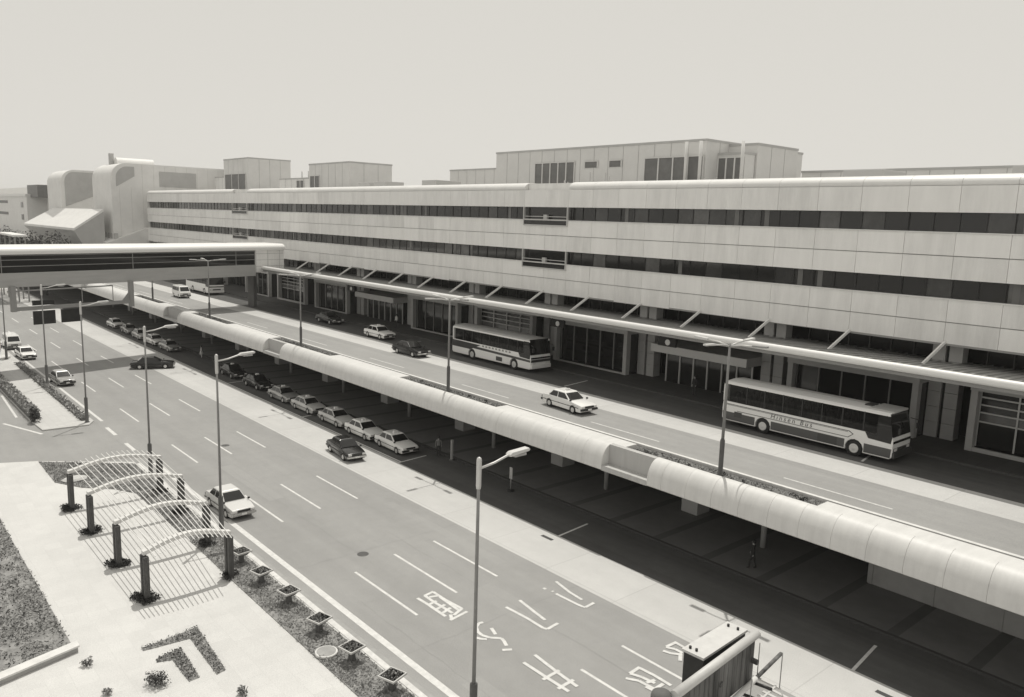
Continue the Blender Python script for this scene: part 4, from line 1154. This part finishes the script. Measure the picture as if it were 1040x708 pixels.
# planting bed along the kerb (uncountable ground cover)
BED = [(-66.6, 11.05), (-60.8, 11.0), (-58.6, 12.2), (-57.1, 13.8), (-55.3, 14.8), (-47.5, 14.85), (-43.7, 14.9), (-39.4, 14.85), (5, 14.85), (5, 16.62), (-62.0, 16.62)]
structure('bed_soil', MB().prism(BED, 'z', .0, .135), M['lawnsoil'])
def inside(p, poly):
    r = False; j = len(poly)-1
    for i in range(len(poly)):
        if (poly[i][1] > p[1]) != (poly[j][1] > p[1]) and p[0] < (poly[j][0]-poly[i][0])*(p[1]-poly[i][1])/(poly[j][1]-poly[i][1]) + poly[i][0]: r = not r
        j = i
    return r
def cover(name, poly, n, size, z, hmax, ms, clump=0.5):
    mb = MB(); xs = [p[0] for p in poly]; ys = [p[1] for p in poly]; cnt = 0
    while cnt < n:
        p = (rng.uniform(min(xs), max(xs)), rng.uniform(min(ys), max(ys)))
        if not inside(p, poly): continue
        f = math.sin(p[0]*1.9+math.sin(p[1]*2.3)*2)*math.sin(p[1]*2.1+math.cos(p[0]*1.3)*1.7)
        if rng.random() > .62 + .38*f*clump*2: continue
        r_ = rng.random()
        mb.leaf(Vector((p[0]+rng.uniform(-.05,.05), p[1]+rng.uniform(-.05,.05), z + hmax*abs(rng.gauss(.35,.3))*(.7+.5*f))), size*rng.uniform(.6, 1.3), 0 if r_ < .3-.15*f else (1 if r_ < .75 else 2), up=1.2)
        cnt += 1
    o = mb.build(name, [M[m_] for m_ in ms], None, recalc=False)
    return tag(o, kind='stuff')
tag(cover('ground_cover', BED, 32000, .055, .14, .12, ('leafm', 'leafl', 'leafp')), 'low mottled ground cover plants filling the bed along the kerb', 'ground cover')
LAWN = [(-36.6, 6.9), (-55.6, 6.9), (-62, 5.0), (-62, -8), (-35.3, -8), (-35.6, 3.9)]
structure('lawn_soil', MB().prism(LAWN, 'z', .0, .16), M['lawnsoil'])
tag(cover('low_hedge', LAWN, 42000, .07, .16, .24, ('leafd', 'leafl', 'leafp'), .75), 'mottled low hedge planting at lower left of the plaza', 'planting')
cp_ = thing('planter_wall', 'low grey stone wall with pale coping along the end of the low hedge', 'wall', (0,0,0))
MB().prism([(-36.55, 7.0), (-36.15, 7.0), (-35.05, 3.0), (-34.4, -8), (-34.8, -8), (-35.45, 3.0)], 'z', .05, .33).build('wall', M['concwall'], cp_)
MB().prism([(-36.62, 7.06), (-36.1, 7.06), (-34.98, 3.0), (-34.33, -8), (-34.88, -8), (-35.52, 3.0)], 'z', .33, .41).build('coping', M['kerb'], cp_)
# square bowls standing in the bed
def bowl(loc, rz, label):
    t = thing('stone_planter', label, 'planter', loc, R(rz), 'square stone planters in the kerb bed')
    b = MB(); b.frustum((-.22,.22,-.22,.22,.42), (-.4,.4,-.4,.4,.66)); b.frustum((-.12,.12,-.12,.12,0), (-.1,.1,-.1,.1,.42))
    b.build('bowl', M['darkconc'], t, bevel=.01)
    r_ = MB()
    for a in ((-.43,.43,-.43,-.375),(-.43,.43,.375,.43),(-.43,-.375,-.375,.375),(.375,.43,-.375,.375)): r_.box(*a, .62, .7)
    r_.build('rim', M['stonepl'], t)
    MB().box(-.374, .374, -.374, .374, .6, .66).build('soil', M['lawnsoil'], t)
    lf = MB()
    for _ in range(300): lf.leaf(Vector((rng.uniform(-.35,.35), rng.uniform(-.35,.35), .67+abs(rng.gauss(0,.025)))), rng.uniform(.03,.06), rng.choice((0,1,1,2)))
    lf.build('flowers', [M['leafm'], M['leafl'], M['leafp']], t, recalc=False)
for x, y, a, lb in ((-40.6, 16.1, 8, 'square stone planter right behind the nearest pergola post'), (-37.6, 15.95, 14, 'square stone planter next after the one at the pergola'),
                    (-34.7, 16.1, 10, 'third square stone planter along the bed, counting from the pergola'), (-31.3, 16.0, 16, 'square stone planter in the bed just before the round manhole'),
                    (-28.2, 15.95, 12, 'square stone planter in the bed just past the round manhole'), (-25.3, 16.15, 18, 'square stone planter at the bottom edge of the photo')):
    bowl((x, y, .13), a, lb)
bowl((-50.4, 16.1, .13), 8, 'square stone planter under the slats by the third pergola arch')
mh = thing('manhole_cover', 'round pale manhole cover lying in the kerb bed', 'manhole cover', (-29.4, 15.35, .13))
MB().lathe([(.5, 0), (.5, .1), (.46, .12)], n=28).build('rim', M['kerb'], mh); MB().lathe([(.42, .05), (.42, .128), (.4, .13)], n=28).build('plate', M['gutter'], mh)
# flower strips on the plaza
def strip(poly, label, n):
    t = thing('flower_strip', label, 'flower bed', (0,0,0), 0, 'bent flower strips on the plaza')
    MB().prism(poly, 'z', .05, .125).build('soil', M['lawnsoil'], t)
    lf = MB(); xs = [p[0] for p in poly]; ys = [p[1] for p in poly]; c = 0
    while c < n:
        p = (rng.uniform(min(xs), max(xs)), rng.uniform(min(ys), max(ys)))
        if inside(p, poly): lf.leaf(Vector((p[0], p[1], .13+abs(rng.gauss(0,.06)))), rng.uniform(.035,.075), rng.choice((0,1,1,2,2))); c += 1
    lf.build('flowers', [M['leafd'], M['leafl'], M['leafp']], t, recalc=False)
strip([(-34.75, 9.2), (-35.1, 11.75), (-30.9, 11.45), (-30.75, 11.02), (-34.3, 11.15), (-34.5, 9.2)], 'longer bent flower strip on the plaza, nearer the kerb bed', 900)
strip([(-33.45, 9.4), (-33.75, 10.55), (-31.0, 10.4), (-30.95, 9.95), (-33.0, 9.95), (-33.2, 9.4)], 'shorter bent flower strip on the plaza, inside the longer one', 620)
for x, y, rr, n, lb in ((-34.7, 7.0, .28, 160, 'tiny grey plant on the plaza by the end of the low wall'), (-32.0, 7.15, .27, 140, 'tiny pale plant at the bottom edge of the plaza'),
                        (-31.55, 8.85, .5, 620, 'bushy dark shrub at the bottom of the plaza below the flower strips'), (-28.75, 11.35, .32, 170, 'small sparse plant at the bottom edge right of flower strips')):
    shrub(lb, (x, y, .1), (rr, rr, rr*.8), n, 'little shrubs dotted on the plaza', ('leafd', 'leafm') if rr > .4 else ('leafm', 'leafl'), .05)
st = MB()
for k in range(10):
    a = 2*math.pi*k/10
st.lathe([(.45, 0), (.52, .12), (.4, .26), (.15, .32)], n=7, smooth=False)
tag(st.build('rock', M['stonepl']), 'pale boulder lying in the dark bed at far end of the pergola', 'rock').location = (-60.6, 12.2, .1)
bpy.data.objects['rock'].scale = (1.3, 1.7, .8)
# hedges along the pavement further left
def hedge(label, pts, wd, ht, n, ms, serr=False):
    t = thing('hedge', label, 'hedge', (0,0,0))
    lf = MB(); core = MB()
    for (x0, y0), (x1, y1) in zip(pts[:-1], pts[1:]):
        a = Vector((x0,y0,.12)); b = Vector((x1,y1,.12)); core.bar(a+Vector((0,0,ht*.4)), b+Vector((0,0,ht*.4)), wd*.8, ht*.8)
        L_ = (b-a).length; dd = (b-a)/L_; nn = Vector((-dd.y, dd.x, 0)); m = int(n*L_/60)
        for _ in range(m):
            q = rng.uniform(0, L_); s = rng.uniform(-.5,.5)*wd; z = rng.uniform(.05, 1)*ht
            if rng.random() < .6: z = ht*rng.uniform(.85, 1.1)
            if serr: s *= 1 + .35*math.sin(q*2*math.pi/1.1)
            lf.leaf(a + dd*q + nn*s + Vector((0,0,z)), rng.uniform(.1,.18), rng.choice((0,0,1)))
    lf.build('foliage', [M[ms[0]], M[ms[1]]], t, recalc=False); core.build('branches', M['leafm'], t)
hedge('trimmed grey hedge between the pavement and the side road at left', [(-80.6, 13.35), (-140, 13.35)], 1.0, .62, 3600, ('leafl', 'leafp'))
hedge('low serrated planting strip along the road edge of the pavement', [(-77.6, 16.75), (-110, 16.85)], .7, .28, 2600, ('leafl', 'leafp'), True)
shrub('dark ragged bush at the tip of the hedge by the junction', (-79.7, 13.2, .1), (.9, .5, .9), 420, None, ('leafd', 'leafd'), .12)
si = thing('traffic_sign', 'white signboard standing before a dark bush at the left edge', 'sign', (-115.5, 15.6, .12))
MB().tube([(0,0,0), (0,0,2.0)], .06, 8).build('post', M['greypaint'], si); MB().box(-.05, .05, -.35, .35, .9, 2.6).build('board', M['white'], si, bevel=.02)
MB().lathe([(1.3, 0), (1.3, .25), (1.15, .3)], n=24).build('base', M['kerb'], si)
shrub('tall dark bush behind the white signboard at the left edge', (-117.2, 15.2, .1), (1.2, 1.2, 2.2), 900, None, ('leafd', 'leafd'), .16)

# ------------------------------------------------------------------ sign gantry close to the camera, lower right
M['gantry'] = mat('gantry_paint', .56, .5, var=.08, scale=3)
N = thing('overhead_sign', 'weathered overhead sign gantry with tubular beam and small catwalk at bottom right', 'sign gantry')
MB().lathe([(.27, 0), (.27, 7.35), (.24, 7.45), (.1, 7.5)], c=(-11.3, 15.3, 0), n=24).build('column', M['darkconc'], N)
MB().tube([(-11.05, 15.5, 7.42), (-11.46, 19.95, 7.42)], .13, 16).build('beam', M['gantry'], N)
pn = MB()
a0 = Vector((-11.06, 15.7, 0)); a1 = Vector((-11.45, 19.85, 0))
for j in range(16):
    p = a0.lerp(a1, j/16); q = a0.lerp(a1, (j+.92)/16)
    pn.bar((p.x, p.y, 6.68), (q.x, q.y, 6.68), .05, 1.3)
pn.bar((a0.x-.05, a0.y, 6.68), (a1.x-.05, a1.y, 6.68), .03, 1.28)
pn.build('back_panel', M['rust'], N)
MB().tube([(-10.75, 15.4, 5.98), (-11.4, 20.0, 5.98)], .085, 12).build('lower_rail', M['white'], N)
MB().tube([(-11.4, 20.0, 5.98), (-11.66, 21.85, 6.0)], .06, 10).build('stay', M['rust'], N)
cw = MB()
for j in range(18): cw.box(-11.0+.0, -10.35, 15.4+.27*j, 15.5+.27*j, 5.84, 5.88)
cw.bar((-10.4, 15.4, 5.86), (-10.9, 20.3, 5.86), .06); cw.bar((-11.5, 20.25, 5.86), (-10.75, 20.3, 5.86), .06); 
cw.build('catwalk', M['galv'], N)
for p in ((-10.78, 20.3), (-11.5, 20.25), (-10.6, 18.4)): MB().tube([(p[0], p[1], 5.86), (p[0], p[1], 7.0)], .016, 6).build('stanchion', M['pole'], N)
cl = MB()
for y in (17.9, 19.1, 19.9): cl.tube([(-11.35, y, 5.9), (-11.0, y, 5.95), (-10.85, y+.1, 5.9)], .05, 8)
cl.build('clamp', M['blackpl'], N)
sb = MB(); sb.prism([(-12.35, 17.65), (-11.72, 17.7), (-11.86, 20.0), (-12.45, 19.95)], 'z', 5.6, 7.28)
s1 = sb.build('sign_box', M['signdark'], N)
sb = MB(); sb.prism([(-12.4, 17.6), (-11.68, 17.65), (-11.82, 20.05), (-12.5, 20.0)], 'z', 7.28, 7.36); sb.build('sign_cap', M['gantry'], N, bevel=.01)
sb = MB()
for x, y in ((-12.25, 17.8), (-12.05, 17.82), (-12.3, 19.75), (-12.0, 19.8)): sb.tube([(x, y, 7.36), (x, y, 7.43)], .04, 8)
sb.build('lifting_lug', M['blackpl'], N)
sb = MB()
for y in (17.9, 19.7): sb.bar((-11.8, y, 6.7), (-11.2, y, 6.7), .12)
sb.build('bracket', M['rust'], N)

# ------------------------------------------------------------------ far left: trees and parking beyond the bridge
def tree(label, loc, h, rad, ms=('leafd', 'leafm')):
    t = thing('tree', label, 'tree', loc, 0, 'trees beyond the footbridge')
    tr_ = MB().tube([(0,0,0), (.1,0,h*.4), (0,.1,h*.75)], .16, 8, r2=.06)
    for k in range(5):
        a = 1.26*k; tr_.tube([(0,0,h*(.35+.06*k)), (math.cos(a)*rad*.6, math.sin(a)*rad*.6, h*(.6+.05*k))], .06, 6, r2=.02)
    tr_.build('trunk', M['bark'], t)
    lf = MB()
    for _ in range(16):
        a = rng.uniform(0, 6.28); r_ = rad*math.sqrt(rng.random())*.8
        lf.leaves((r_*math.cos(a), r_*math.sin(a), h*rng.uniform(.5, .95)), (rad*.38, rad*.38, h*.14), 60, .3, mi=rng.choice((0,0,1)))
    lf.build('crown', [M[ms[0]], M[ms[1]]], t, recalc=False)
TW = ['small round tree beyond the footbridge roof, below the sloping roof tip', 'broad dark tree beyond the footbridge at the left edge', 'low dark tree beyond the bridge in front of the distant wing',
      'ragged tree beyond the bridge beneath the sloping roof', 'dark tree beyond bridge nearest the low white roof', 'far small tree before the distant wing wall']
for i, (x, y, h) in enumerate(((-194, 36, 13.0), (-176, 21, 13.0), (-212, 29, 13.2), (-203, 33, 13.0), (-184, 33, 12.6), (-238, 35, 13.2))):
    tree(TW[i], (x, y, 0), h, h*.42)
def walkroof(label, x0, x1, y0, y1, z):
    t = thing('covered_walkway', label, 'canopy', ((x0+x1)/2, (y0+y1)/2, 0), 0, 'flat walkway roofs beyond the bridge')
    hx, hy = (x1-x0)/2, (y1-y0)/2
    MB().box(-hx, hx, -hy, hy, z, z+.35).build('roof', M['white'], t)
    p = MB()
    for sx in (-1, -.33, .33, 1):
        for sy in (-1, 1): MB().box(sx*(hx-.4)-.12, sx*(hx-.4)+.12, sy*(hy-.4)-.12, sy*(hy-.4)+.12, 0, z).build('post', M['greypaint'], t)
walkroof('long flat white walkway roof beyond the bridge at the far left edge', -216, -186, 16, 19, 13.1)
walkroof('short flat white walkway roof beyond the bridge under the sloping roof', -200, -182, 28.5, 31, 12.9)
walkroof('narrow flat white walkway roof behind the other walkway roofs', -246, -216, 25, 28, 13.3)
hm = bpy.data.materials.new('haze'); hm.use_nodes = True; hn = hm.node_tree; hn.nodes.clear()
ho = hn.nodes.new('ShaderNodeOutputMaterial'); hv = hn.nodes.new('ShaderNodeVolumePrincipled')
hv.inputs['Color'].default_value = (.97, .96, .93, 1); hv.inputs['Density'].default_value = .00024; hv.inputs['Anisotropy'].default_value = .2
hn.links.new(hv.outputs[0], ho.inputs['Volume'])
tag(MB().box(-2600, 1600, -1000, 3100, -2, 33).build('haze', hm), 'thin summer haze lying over the whole airport forecourt', 'haze', kind='stuff')
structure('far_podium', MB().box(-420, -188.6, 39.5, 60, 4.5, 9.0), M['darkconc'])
